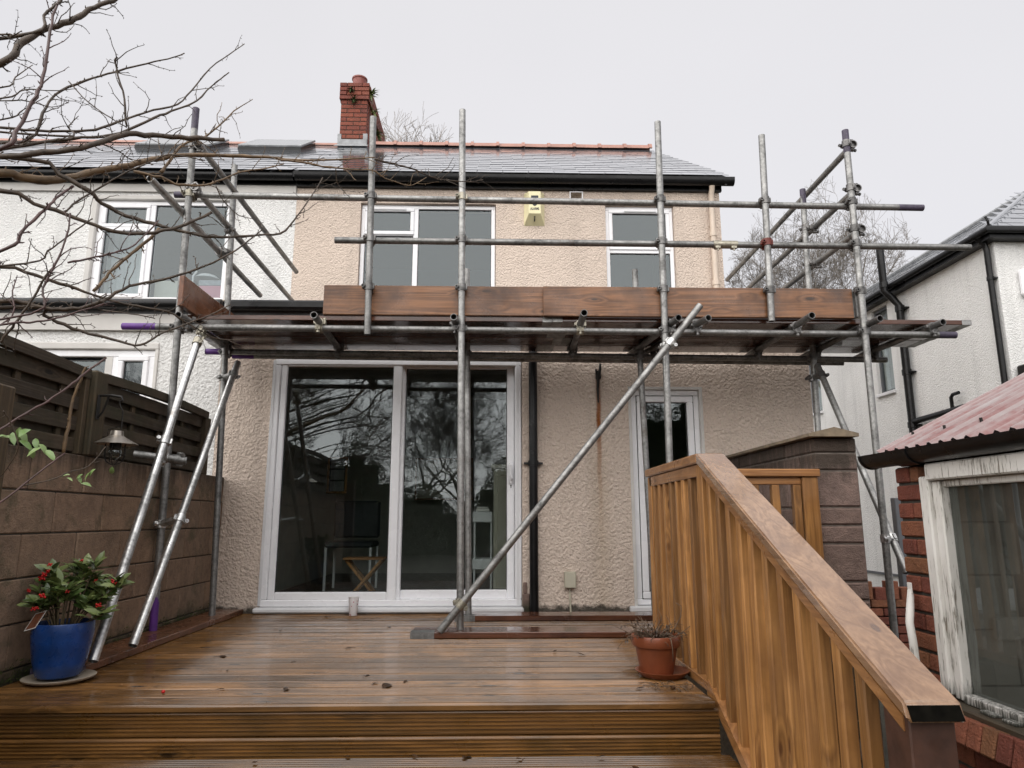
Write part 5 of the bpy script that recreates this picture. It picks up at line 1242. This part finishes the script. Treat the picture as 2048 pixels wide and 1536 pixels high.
# ---------------------------------------------------------------- litter on the deck
for i, (lx, ly, lz) in enumerate([(-1.52, 4.1, 0), (-1.33, 3.75, 0), (-1.05, 3.95, 0), (-.62, 3.6, 0), (-.47, 3.42, 0), (-.40, 3.5, 0), (-.55, 3.42, 0), (.35, 4.2, 0), (.52, 4.08, 0), (-.83, 4.35, 0), (-1.62, 3.6, 0), (-1.2, 3.35, 0), (-.92, 3.3, 0), (.15, 3.7, 0), (-1.75, 4.6, 0), (-1.45, 5.0, 0), (-.75, 5.2, 0), (-.42, 5.55, 0), (-1.28, 5.7, 0), (-.30, 3.05, -.205), (-.12, 3.04, -.205), (.12, 3.03, -.205), (.42, 3.04, -.205), (-.58, 3.06, -.205), (.55, 2.93, -.205), (-.95, 3.0, -.205), (-.25, 2.85, -.205), (.75, 3.4, 0), (.82, 3.34, 0), (.64, 3.3, 0)]):
    mb = MB(); L = q.uniform(.022, .05) if i % 4 else q.uniform(.045, .075); a = q.uniform(0, 6.28)
    leaf_quad(mb, (lx, ly, lz + .004 + (.006 if lz else .0)), (math.cos(a), math.sin(a), q.uniform(.02, .12)), (q.uniform(-.3, .3), q.uniform(-.3, .3), 1), L, L * q.uniform(.35, .6), q.uniform(-.3, .5))
    if i % 3 == 0: mb.tube([(lx, ly, lz + .004), (lx - .02 * math.cos(a), ly - .02 * math.sin(a), lz + .006)], .0012, 4)
    solo('dead_leaf', mb, 'deadleaf', 'sodden brown dead leaf lying on the wet deck boards', 'leaf', (lx, ly, lz), group='dead leaves scattered on the deck')
mb = MB().lathe([(.0005, .001), (.006, .003), (.0085, .009), (.006, .015), (.0005, .017)], -1.44, 3.28, 12)
solo('fallen_berry', mb, 'berry', 'single red berry fallen on the deck right of the blue pot', 'berry', (-1.44, 3.28, .001), 180)
mb = MB()
for i in range(26):
    p = Vector((q.uniform(.66, .92), q.uniform(3.30, 3.42), .004)); d = Vector((q.uniform(-1, 1), q.uniform(-1, 1), 0)).normalized(); pts = [p]
    for k in range(3): p = p + d * q.uniform(.015, .03); d = (d + Vector((q.uniform(-.7, .7), q.uniform(-.7, .7), 0))).normalized(); pts.append(p)
    mb.tube(pts, .0014, 4)
solo('dry_twigs', mb, 'dead', 'thin dry twig litter on the deck in front of the terracotta pot', 'twig litter', (.8, 3.36, .002), kind='stuff')
mb = MB()
for i in range(900):
    yv = q.uniform(3.2, 5.85); zz = abs(q.gauss(0, .035)) + .002; p = Vector((-2.249 + q.uniform(0, .012), yv, zz)); leaf_quad(mb, p, (q.uniform(.2, 1), q.uniform(-.6, .6), q.uniform(.2, 1)), (1, 0, .3), q.uniform(.008, .02), .006, .3)
solo('moss', mb, 'moss', 'green moss growing along the foot of the left block wall', 'moss', (-2.24, 4.5, .01), kind='stuff')

# ---------------------------------------------------------------- bare fruit tree reaching in from the left
BR = [
('thick',[(-2.04, 2.7, 2.148, 0.0179), (-1.999, 2.762, 2.166, 0.017), (-1.941, 2.823, 2.183, 0.0161), (-1.881, 2.885, 2.227, 0.0152), (-1.804, 2.946, 2.294, 0.0143), (-1.72, 3.008, 2.349, 0.0132), (-1.655, 3.069, 2.414, 0.0121), (-1.568, 3.131, 2.472, 0.011), (-1.475, 3.192, 2.516, 0.0097), (-1.333, 3.254, 2.548, 0.0085), (-1.184, 3.315, 2.575, 0.0071), (-1.027, 3.377, 2.597, 0.0057), (-0.776, 3.438, 2.64, 0.0042), (-0.656, 3.5, 2.686, 0.0027)]),
('b2',[(-1.898, 2.5, 2.112, 0.0107), (-1.783, 2.562, 2.167, 0.0105), (-1.674, 2.625, 2.23, 0.0104), (-1.619, 2.688, 2.297, 0.0102), (-1.567, 2.75, 2.363, 0.0099), (-1.491, 2.812, 2.393, 0.0096), (-1.411, 2.875, 2.423, 0.0093), (-1.325, 2.938, 2.455, 0.009), (-1.266, 3.0, 2.486, 0.0087)]),
('b3',[(-1.979, 2.6, 2.203, 0.0074), (-1.917, 2.65, 2.248, 0.007), (-1.851, 2.7, 2.297, 0.0066), (-1.794, 2.75, 2.339, 0.0062), (-1.703, 2.8, 2.378, 0.0057), (-1.626, 2.85, 2.442, 0.0052), (-1.546, 2.9, 2.533, 0.0047), (-1.498, 2.95, 2.599, 0.0042), (-1.41, 3.0, 2.686, 0.0036), (-1.367, 3.05, 2.801, 0.003), (-1.312, 3.1, 2.907, 0.0024)]),
('b4',[(-2.145, 2.8, 2.416, 0.006), (-2.034, 2.85, 2.431, 0.0057), (-1.88, 2.9, 2.46, 0.0054), (-1.8, 2.95, 2.512, 0.005), (-1.718, 3.0, 2.592, 0.0046), (-1.63, 3.05, 2.665, 0.0042), (-1.545, 3.1, 2.731, 0.0038), (-1.51, 3.15, 2.839, 0.0034), (-1.451, 3.2, 2.999, 0.0029), (-1.383, 3.25, 3.115, 0.0025), (-1.329, 3.3, 3.215, 0.002)]),
('b5',[(-1.875, 2.4, 2.443, 0.0117), (-1.836, 2.433, 2.557, 0.0112), (-1.783, 2.467, 2.636, 0.0106), (-1.711, 2.5, 2.706, 0.0099), (-1.658, 2.533, 2.785, 0.0093), (-1.588, 2.567, 2.862, 0.0086), (-1.543, 2.6, 2.94, 0.0078)]),
('b6',[(-1.75, 2.3, 2.029, 0.0071), (-1.727, 2.333, 2.136, 0.0066), (-1.71, 2.367, 2.26, 0.0061), (-1.709, 2.4, 2.382, 0.0056), (-1.728, 2.433, 2.574, 0.005), (-1.748, 2.467, 2.729, 0.0044), (-1.747, 2.5, 2.834, 0.0038)]),
('b5b',[(-1.808, 2.45, 2.608, 0.006), (-1.785, 2.467, 2.705, 0.0055), (-1.744, 2.483, 2.781, 0.005), (-1.729, 2.5, 2.851, 0.0044)]),
('b7',[(-1.969, 2.7, 2.292, 0.0058), (-1.928, 2.738, 2.449, 0.0055), (-1.927, 2.775, 2.538, 0.0051), (-1.886, 2.812, 2.622, 0.0048), (-1.811, 2.85, 2.696, 0.0044), (-1.731, 2.888, 2.754, 0.004), (-1.618, 2.925, 2.826, 0.0036), (-1.546, 2.962, 2.877, 0.0031), (-1.487, 3.0, 2.936, 0.0027)]),
('b8',[(-1.578, 2.75, 2.399, 0.0046), (-1.589, 2.733, 2.517, 0.0042), (-1.63, 2.717, 2.651, 0.0038), (-1.631, 2.7, 2.689, 0.0033)]),
('b9',[(-1.577, 2.75, 2.394, 0.0021), (-1.657, 2.767, 2.448, 0.0023), (-1.77, 2.783, 2.53, 0.0025), (-1.881, 2.8, 2.643, 0.0027)]),
('b10',[(-1.945, 2.75, 2.238, 0.0092), (-1.859, 2.792, 2.195, 0.0087), (-1.754, 2.835, 2.143, 0.0083), (-1.715, 2.877, 2.105, 0.0078), (-1.63, 2.919, 2.069, 0.0073), (-1.528, 2.962, 2.049, 0.0068), (-1.432, 3.004, 2.036, 0.0063), (-1.333, 3.046, 2.026, 0.0058), (-1.233, 3.088, 2.041, 0.0053), (-1.131, 3.131, 2.073, 0.0048), (-1.033, 3.173, 2.1, 0.0042), (-0.984, 3.215, 2.186, 0.0037), (-0.936, 3.258, 2.306, 0.0031), (-0.877, 3.3, 2.458, 0.0025)]),
('b11',[(-1.954, 2.6, 2.023, 0.008), (-1.85, 2.65, 1.994, 0.0077), (-1.756, 2.7, 1.975, 0.0074), (-1.663, 2.75, 1.946, 0.0072), (-1.583, 2.8, 1.938, 0.0069), (-1.502, 2.85, 1.953, 0.0066), (-1.42, 2.9, 1.999, 0.0063), (-1.357, 2.95, 2.054, 0.006), (-1.292, 3.0, 2.123, 0.0057)]),
('b12',[(-1.624, 2.2, 1.613, 0.0051), (-1.597, 2.25, 1.701, 0.0048), (-1.562, 2.3, 1.811, 0.0046), (-1.56, 2.35, 1.881, 0.0043), (-1.543, 2.4, 1.946, 0.004)]),
('b13',[(-1.599, 2.35, 1.445, 0.0037), (-1.578, 2.362, 1.54, 0.0035), (-1.556, 2.375, 1.633, 0.0033), (-1.536, 2.388, 1.748, 0.0031), (-1.543, 2.4, 1.842, 0.0028)]),
('b14',[(-1.526, 2.4, 1.652, 0.0036), (-1.462, 2.45, 1.692, 0.0033), (-1.406, 2.5, 1.736, 0.003), (-1.379, 2.55, 1.784, 0.0027), (-1.323, 2.6, 1.905, 0.0024)]),
('b15',[(-1.756, 2.7, 1.982, 0.0038), (-1.735, 2.733, 2.043, 0.0036), (-1.658, 2.767, 2.13, 0.0033), (-1.597, 2.8, 2.203, 0.0031), (-1.491, 2.833, 2.287, 0.0028), (-1.436, 2.867, 2.335, 0.0025), (-1.299, 2.9, 2.326, 0.0022)]),
('b16',[(-1.611, 2.9, 2.272, 0.0062), (-1.51, 2.943, 2.263, 0.0057), (-1.444, 2.986, 2.252, 0.0052), (-1.362, 3.029, 2.271, 0.0047), (-1.304, 3.071, 2.315, 0.0042), (-1.228, 3.114, 2.383, 0.0036), (-1.123, 3.157, 2.429, 0.003), (-1.048, 3.2, 2.476, 0.0025)]),
('b17',[(-1.49, 2.9, 2.266, 0.0069), (-1.468, 2.933, 2.35, 0.0061), (-1.43, 2.967, 2.446, 0.0052), (-1.354, 3.0, 2.502, 0.0043), (-1.288, 3.033, 2.602, 0.0034), (-1.258, 3.067, 2.678, 0.0025), (-1.185, 3.1, 2.764, 0.0015)]),
('b18',[(-1.112, 3.3, 2.556, 0.0055), (-1.01, 3.338, 2.564, 0.0051), (-0.904, 3.375, 2.561, 0.0047), (-0.761, 3.412, 2.564, 0.0042), (-0.66, 3.45, 2.581, 0.0037), (-0.592, 3.488, 2.557, 0.0032), (-0.505, 3.525, 2.542, 0.0027), (-0.454, 3.562, 2.557, 0.0022), (-0.384, 3.6, 2.623, 0.0017)]),
('b19',[(-0.598, 3.2, 2.508, 0.0056), (-0.54, 3.267, 2.527, 0.005), (-0.445, 3.333, 2.536, 0.0043), (-0.344, 3.4, 2.524, 0.0037), (-0.268, 3.467, 2.54, 0.003), (-0.133, 3.533, 2.566, 0.0023), (-0.069, 3.6, 2.614, 0.0016)]),
('b20',[(-0.79, 3.2, 2.459, 0.0025), (-0.792, 3.225, 2.422, 0.0022), (-0.785, 3.25, 2.393, 0.0019), (-0.759, 3.275, 2.369, 0.0017), (-0.738, 3.3, 2.352, 0.0014)]),
('b21',[(-1.76, 2.9, 2.403, 0.0031), (-1.7, 2.933, 2.381, 0.0025), (-1.669, 2.967, 2.366, 0.002), (-1.633, 3.0, 2.376, 0.0014)]),
('b22',[(-1.241, 2.9, 2.207, 0.003), (-1.228, 2.925, 2.167, 0.0026), (-1.197, 2.95, 2.13, 0.0022), (-1.158, 2.975, 2.1, 0.0018), (-1.104, 3.0, 2.096, 0.0014)]),
('b23',[(-1.997, 2.6, 2.331, 0.003), (-1.945, 2.65, 2.409, 0.0022), (-1.891, 2.7, 2.506, 0.0013)]),
('b24',[(-2.016, 2.6, 2.472, 0.0033), (-1.999, 2.65, 2.557, 0.0025), (-1.973, 2.7, 2.65, 0.0016)]),
('b25',[(-2.009, 2.6, 2.422, 0.0033), (-1.944, 2.633, 2.488, 0.0026), (-1.856, 2.667, 2.508, 0.002), (-1.774, 2.7, 2.54, 0.0013)]),
('b26',[(-2.008, 2.6, 2.414, 0.0025), (-1.931, 2.633, 2.438, 0.0021), (-1.847, 2.667, 2.433, 0.0017), (-1.802, 2.7, 2.475, 0.0013)]),
('b27',[(-1.863, 2.8, 2.376, 0.004), (-1.888, 2.85, 2.454, 0.0029), (-1.882, 2.9, 2.536, 0.0017)]),
('b28',[(-1.892, 2.4, 2.564, 0.0038), (-1.847, 2.4, 2.561, 0.0027), (-1.811, 2.4, 2.584, 0.0017)]),
('c1',[(-1.984, 2.7, 1.742, 0.0068), (-1.915, 2.75, 1.74, 0.0064), (-1.84, 2.8, 1.721, 0.0059), (-1.763, 2.85, 1.706, 0.0054), (-1.681, 2.9, 1.681, 0.0049), (-1.559, 2.95, 1.66, 0.0044), (-1.448, 3.0, 1.653, 0.0038), (-1.392, 3.05, 1.62, 0.0033), (-1.334, 3.1, 1.591, 0.0027), (-1.282, 3.15, 1.568, 0.0021), (-1.159, 3.2, 1.578, 0.0015)]),
('c2',[(-1.891, 2.6, 1.565, 0.0083), (-1.819, 2.636, 1.573, 0.0079), (-1.742, 2.673, 1.561, 0.0074), (-1.686, 2.709, 1.573, 0.0069), (-1.615, 2.745, 1.603, 0.0064), (-1.559, 2.782, 1.666, 0.0059), (-1.499, 2.818, 1.716, 0.0054), (-1.413, 2.855, 1.748, 0.0049), (-1.325, 2.891, 1.797, 0.0043), (-1.234, 2.927, 1.859, 0.0037), (-1.156, 2.964, 1.93, 0.0031), (-1.058, 3.0, 2.044, 0.0025)]),
('c3',[(-1.794, 2.65, 1.564, 0.0066), (-1.774, 2.685, 1.54, 0.0062), (-1.711, 2.72, 1.509, 0.0058), (-1.634, 2.755, 1.483, 0.0054), (-1.563, 2.79, 1.472, 0.005), (-1.482, 2.825, 1.452, 0.0045), (-1.439, 2.86, 1.484, 0.0041), (-1.403, 2.895, 1.53, 0.0036), (-1.322, 2.93, 1.579, 0.0032), (-1.245, 2.965, 1.628, 0.0027), (-1.174, 3.0, 1.687, 0.0022)]),
('c4',[(-1.662, 2.3, 1.39, 0.0036), (-1.578, 2.325, 1.407, 0.0033), (-1.51, 2.35, 1.43, 0.0029), (-1.453, 2.375, 1.462, 0.0026), (-1.382, 2.4, 1.499, 0.0022)]),
('c6',[(-1.573, 2.4, 1.647, 0.0035), (-1.606, 2.4, 1.576, 0.0037), (-1.639, 2.4, 1.506, 0.0039), (-1.677, 2.4, 1.437, 0.004), (-1.701, 2.4, 1.393, 0.0042), (-1.725, 2.4, 1.356, 0.0043)]),
('c7',[(-1.472, 2.9, 2.0, 0.0061), (-1.545, 2.875, 1.89, 0.006), (-1.597, 2.85, 1.818, 0.0059), (-1.633, 2.825, 1.747, 0.0059), (-1.661, 2.8, 1.678, 0.0058)]),
('c8',[(-1.806, 2.5, 1.446, 0.0029), (-1.816, 2.55, 1.593, 0.0022), (-1.841, 2.6, 1.672, 0.0014)]),
('c9',[(-1.559, 2.7, 1.567, 0.0027), (-1.473, 2.717, 1.559, 0.0023), (-1.42, 2.733, 1.554, 0.0019), (-1.373, 2.75, 1.547, 0.0015)]),
('c10',[(-1.809, 2.6, 1.723, 0.0036), (-1.737, 2.6, 1.772, 0.0032), (-1.666, 2.6, 1.837, 0.0028), (-1.582, 2.6, 1.909, 0.0024)]),
('r1',[(-1.643, 2.3, 1.015, 0.0042), (-1.648, 2.35, 1.044, 0.0041), (-1.604, 2.4, 1.103, 0.004), (-1.567, 2.45, 1.159, 0.0039), (-1.533, 2.5, 1.218, 0.0038), (-1.508, 2.55, 1.279, 0.0037), (-1.468, 2.6, 1.349, 0.0035)]),
('r2',[(-1.548, 2.2, 0.768, 0.0032), (-1.546, 2.25, 0.8, 0.003), (-1.518, 2.3, 0.855, 0.0028), (-1.481, 2.35, 0.919, 0.0026), (-1.455, 2.4, 0.969, 0.0023)]),
('r3',[(-1.766, 2.9, 1.015, 0.0064), (-1.758, 2.9, 1.121, 0.0056), (-1.752, 2.9, 1.25, 0.0048), (-1.732, 2.9, 1.322, 0.0041), (-1.718, 2.9, 1.377, 0.0033)]),
('r4',[(-1.551, 2.35, 0.857, 0.002), (-1.482, 2.388, 0.879, 0.0019), (-1.451, 2.425, 0.907, 0.0017), (-1.406, 2.462, 0.931, 0.0015), (-1.376, 2.5, 1.003, 0.0013)]),
('r5',[(-1.54, 2.2, 1.084, 0.0023), (-1.532, 2.225, 1.055, 0.0021), (-1.512, 2.25, 0.977, 0.0018), (-1.548, 2.275, 0.924, 0.0015), (-1.592, 2.3, 0.882, 0.0012)]),
]
ft = thing('bare_fruit_tree', 'bare leafless fruit tree whose knobbly wet branches reach in from the left', 'tree', (-3.0, 2.3, -.6))
tk = [(-3.0, 2.3, -.6), (-2.98, 2.28, .4), (-2.94, 2.3, 1.3), (-2.9, 2.32, 2.1), (-2.85, 2.3, 2.9), (-2.8, 2.3, 3.5)]
part('trunk', MB().tube(tk, [.11, .095, .085, .075, .05, .03], 14), 'bark', ft, 180)
rs = thing('rose_stems', 'thin bare brown rose stems with a few pale leaves at the left edge', 'rose', (-1.75, 2.35, -.5))
DRP = []
def spline(pts, k=4):
    out = []
    P = [pts[0]] + list(pts) + [pts[-1]]
    for i in range(1, len(P) - 2):
        a, b, c, d = (np.array(P[j]) for j in (i - 1, i, i + 1, i + 2))
        for s in range(k):
            t = s / k; out.append(.5 * ((2 * b) + (c - a) * t + (2 * a - 5 * b + 4 * c - d) * t * t + (3 * b - a - 3 * c + d) * t ** 3))
    out.append(np.array(P[-2])); return out
for nm, pts in BR:
    rose = nm[0] == 'r'
    root_needed = pts[0][0] < -1.55 and not rose and pts[0][1] < 2.81 and abs(pts[0][0] / pts[0][1]) > .66
    pts = list(pts)
    if root_needed:
        x, y_, z_, r_ = pts[0]; pts = [(-2.88, 2.3, min(3.3, max(.9, z_ - .25)), r_ * 1.35), ((x - 2.7) / 2, (y_ + 2.4) / 2, z_ - .08, r_ * 1.15)] + pts
    c = spline(pts, 4 if len(pts) < 10 else 3); mb = MB()
    P = []; Rr = []
    for i, v in enumerate(c):
        jit = min(.0035, v[3] * .55); P.append(Vector(v[:3]) + Vector([q.uniform(-jit, jit) for _ in '123']))
        Rr.append(max(.0013, v[3] * q.uniform(.95, 1.25)))
    mb.tube(P, Rr, 9 if Rr[0] > .008 else 6)
    for i in range(1, len(P) - 1):
        seg = (P[i + 1] - P[i]); L = seg.length; dd = seg.normalized()
        for k in range(max(1, int(L / .032))):
            if q.random() > (.3 if rose else .72): continue
            p = P[i] + seg * q.random(); a = q.uniform(0, 6.28); u = dd.orthogonal().normalized(); w = dd.cross(u); o_ = u * math.cos(a) + w * math.sin(a)
            r_ = Rr[i]; sl_ = q.choice([.006, .009, .012, .012, .02, .03]) * (.6 + q.random() * .8); d1 = (o_ + dd * q.uniform(.2, .9)).normalized()
            sr = min(.0028, max(.0012, r_ * .5)); e1 = p + d1 * (r_ * .6 + sl_ * .5); e2 = e1 + (d1 + dd * .3 + Vector((0, 0, .25))).normalized() * sl_ * .5
            mb.tube([p, e1, e2], [sr * 1.15, sr * 1.0, sr * .5], 5)
            if sl_ > .02 and not rose:
                for s2 in range(2):
                    b1 = p + d1 * (r_ * .6 + sl_ * q.uniform(.3, .9)); mb.tube([b1, b1 + (d1 + Vector([q.uniform(-1, 1) for _ in '123'])).normalized() * .012], [sr * .9, sr * .4], 4)
            elif q.random() < .12 and Rr[i] > .0015 and not rose:
                DRP.append(p - Vector((0, 0, r_ + .003)))
    if not rose:
        for i in range(2, len(P) - 1):
            if Rr[i] < .0016 or q.random() > .40: continue
            dd = (P[i + 1] - P[i]).normalized(); u = dd.orthogonal().normalized(); w = dd.cross(u); a = q.uniform(0, 6.28)
            d = (dd * q.uniform(.3, 1) + u * math.cos(a) + w * math.sin(a) + Vector((0, 0, .5))).normalized(); L = q.uniform(.04, .17); p = P[i].copy(); tw = [p.copy()]
            for k in range(5):
                d = (d + Vector([q.gauss(0, .22) for _ in '123'])).normalized(); p = p + d * (L / 5); tw.append(p.copy())
                if k: b1 = p + Vector([q.uniform(-1, 1) for _ in '123']).normalized() * q.uniform(.005, .012); mb.tube([p, b1], [.0016, .0007], 4)
            r_ = min(.0024, Rr[i] * .6); mb.tube(tw, [r_ * (1 - .11 * k) for k in range(6)], 5)
    m_ = 'bark_red' if nm in ('b12', 'b13', 'b14', 'c4', 'b6', 'r1', 'r2', 'c8') else ('bark_tan' if nm in ('thick', 'b17', 'b16', 'c7', 'b18', 'r3') else 'bark')
    part('stem' if rose else 'branch', mb, m_, rs if rose else ft, 180)
dm = MB()
for p in DRP: dm.lathe([(.0003, p.z - .0042), (.0024, p.z - .002), (.0026, p.z), (.0012, p.z + .003), (.0003, p.z + .0045)], p.x, p.y, 7)
dr = part('raindrops', dm, 'glass', ft, 180, kind='stuff')
lm2 = []
for w in (.46, .55):
    mb = MB(); leaf_quad(mb, (0, 0, 0), (0, 1, 0), (0, 0, 1), 1, w, .45); me = mb.mesh('leaf', smooth=180); me.materials.append(M['leaf_pale']); lm2.append(me)
for (x, y_, z_) in [(-1.64, 2.4, 1.04), (-1.66, 2.4, 1.03), (-1.62, 2.4, 1.05), (-1.58, 2.4, 1.05), (-1.6, 2.38, 1.01), (-1.64, 2.4, 1.02), (-1.56, 2.4, 1.02), (-1.57, 2.4, .99), (-1.53, 2.4, .99), (-1.52, 2.4, .98), (-1.63, 2.42, 1.06), (-1.54, 2.39, 1.0)]:
    place_leaf(rs, q.choice(lm2), (x, y_, z_), (q.uniform(-.8, .8), q.uniform(-.7, .2), q.uniform(-1, .3)), (q.uniform(-.3, .3), -.5, 1), q.uniform(.035, .055))
for (x, y_, z_) in [(-1.46, 2.45, .9), (-1.43, 2.45, .895), (-1.39, 2.45, .91), (-1.375, 2.45, .92), (-1.42, 2.45, .87), (-1.47, 2.45, .89), (-1.33, 2.47, .93), (-1.41, 2.44, .90)]:
    place_leaf(rs, q.choice(lm2), (x, y_, z_), (q.uniform(-.9, .9), q.uniform(-.6, .2), q.uniform(-1, .2)), (q.uniform(-.4, .4), -.5, 1), q.uniform(.022, .038))

# ---------------------------------------------------------------- trees
def grow_tree(seed, rx, rz, cz, levels, r0, rmin):
    """bare tree of height 10: limbs fork outwards and end where they leave an egg-shaped crown"""
    q = random.Random(seed); tr, cr = MB(), MB()
    def inside(p): return (p.x ** 2 + p.y ** 2) / rx ** 2 + (max(0, p.z - cz) / rz) ** 2 < 1 + q.uniform(-.14, .06)
    def go(p, d, L, r, lev):
        n_ = 5; pts = [p.copy()]; rr = [r]; dirs = []; big = lev >= levels - 1
        for i in range(n_):
            d = (d + Vector((q.gauss(0, .12), q.gauss(0, .12), q.gauss(.03, .09)))).normalized(); p = p + d * (L / n_)
            pts.append(p.copy()); rr.append(max(rmin, r * (1 - .45 * (i + 1) / n_))); dirs.append(d.copy())
            if lev < levels and p.z > cz - rz and not inside(p): break
        m_ = len(dirs)
        (tr if big else cr).tube(pts, rr, 8 if big else (5 if lev >= levels - 3 else 3), cap=False)
        if lev == 0: return
        for j in range(5 if lev == levels else (4 if lev > 1 else 6)):
            t = 1.0 if j == 0 else q.uniform(.35 if lev < levels else .55, 1.0); i = min(m_ - 1, int(t * m_)); f = min(1, t * m_ - i)
            b = pts[i] + (pts[i + 1] - pts[i]) * f; dd = dirs[i]; u = dd.orthogonal().normalized(); u.rotate(Matrix.Rotation(q.uniform(0, 6.28), 3, dd))
            a = q.uniform(.4, .95) if j else q.uniform(.05, .4); nd_ = (dd * math.cos(a) + u * math.sin(a)).normalized()
            if m_ == n_ or q.random() < .75: go(b, nd_, L * q.uniform(.60, .80), rr[i] * q.uniform(.55, .72), lev - 1)
    go(Vector((0, 0, 0)), Vector((0, 0, 1)), 10 * .33, r0, levels)
    return tr, cr
TREES = {}; TOP = {}
def plant(kind, loc, sc_, rot, label, name='bare_tree', group=None, m=('bark_bg', 'bark_bg')):
    tr, cr = TREES[kind]
    t = thing(name, label, 'tree', loc, group); t.rotation_euler = (0, 0, rot); t.scale = (sc_,) * 3
    for nm, me in (('trunk', tr), ('crown', cr)):
        o = bpy.data.objects.new(nm, me); COL.objects.link(o); o.parent = t; BASE[o] = Vector(loc)
        if m[0] != 'bark_bg':
            o.material_slots[0].link = 'OBJECT'; o.material_slots[0].material = M[m[0]]
    return t
for k, (seed, rx, rz, cz, lv, r0, rm) in {'a': (5, 2.5, 3.5, 6.5, 7, .14, .0034), 'b': (5, 2.1, 2.6, 6.9, 7, .13, .0034), 'c': (33, 4.6, 4.6, 6.2, 6, .11, .005)}.items():
    tr, cr = grow_tree(seed, rx, rz, cz, lv, r0, rm); TOP[k] = max(v[2] for v in tr.v + cr.v)
    tm, cm = tr.mesh('trunk', smooth=180), cr.mesh('crown', smooth=180)
    tm.materials.append(M['bark_bg']); cm.materials.append(M['bark_bg']); TREES[k] = (tm, cm)
    print('TREE', k, TOP[k], max(math.hypot(v[0], v[1]) for v in cr.v), len(cr.f))
plant('a', (16.6, 33, -.6), 17.6 / TOP['a'], .4, 'round bare tree behind the scaffold between the two houses', m=('bark_mid', ''))
plant('b', (-3.3, 30, -.6), 19.1 / TOP['b'], 2.6, 'bare treetop rising behind the ridge to the right of the chimney')
for i, (x, y_, s, rt_, k) in enumerate([(-7.5, -16, 1.0, .3, 'c'), (-3.4, -17, .95, 1.3, 'c'), (-11, -16, 1.1, 4.0, 'c'), (7.0, -17, .8, 5.0, 'c'), (-1.2, -24, 1.1, 4.4, 'c')]):
    plant(k, (x, y_, -.6), s, rt_, 'bare dark garden tree seen only as a reflection in the patio door', group='garden trees mirrored in the glass', m=('bark_dark', ''))
hq = random.Random(3); mb = MB()
for i in range(90000):
    t_ = hq.random(); x = -16 + 30 * t_; hgt = 2.3 + .9 * math.sin(x * .9) + .5 * math.sin(x * 2.3 + 1) + 3.2 * min(1, max(0, (x - 2.6) / 1.5)); z_ = -.6 + (hgt + .6) * hq.random() ** .8
    p = Vector((x, -14.5 + 1.2 * math.sin(x * .5) + hq.gauss(0, .35), z_)); a_ = Vector((hq.gauss(0, 1), hq.gauss(0, 1), hq.gauss(.2, .8))).normalized() * hq.uniform(.04, .1); b_ = a_.cross(Vector((hq.gauss(0, 1), hq.gauss(0, 1), 1))).normalized() * hq.uniform(.025, .05); mb.add([p, p + a_ * .5 + b_, p + a_, p + a_ * .5 - b_], [(0, 1, 2, 3)])
for i in range(60):
    x0 = -16 + .5 * i; xm = x0 + .25; hgt = 2.0 + .9 * math.sin(xm * .9) + .5 * math.sin(xm * 2.3 + 1) + 3.2 * min(1, max(0, (xm - 2.6) / 1.5)); yv = -14.5 + 1.2 * math.sin(xm * .5)
    mb.box(x0, x0 + .5, yv - .2, yv + .2, -.6, hgt * .92)
solo('hedge', mb, 'hedge', 'dark evergreen hedge at the garden end, mirrored in the patio door', 'hedge', (0, -14.5, -.6), kind='stuff')
print('OBJECTS', len(S.objects), 'FACES', sum(len(o.data.polygons) for o in S.objects if o.type == 'MESH'))
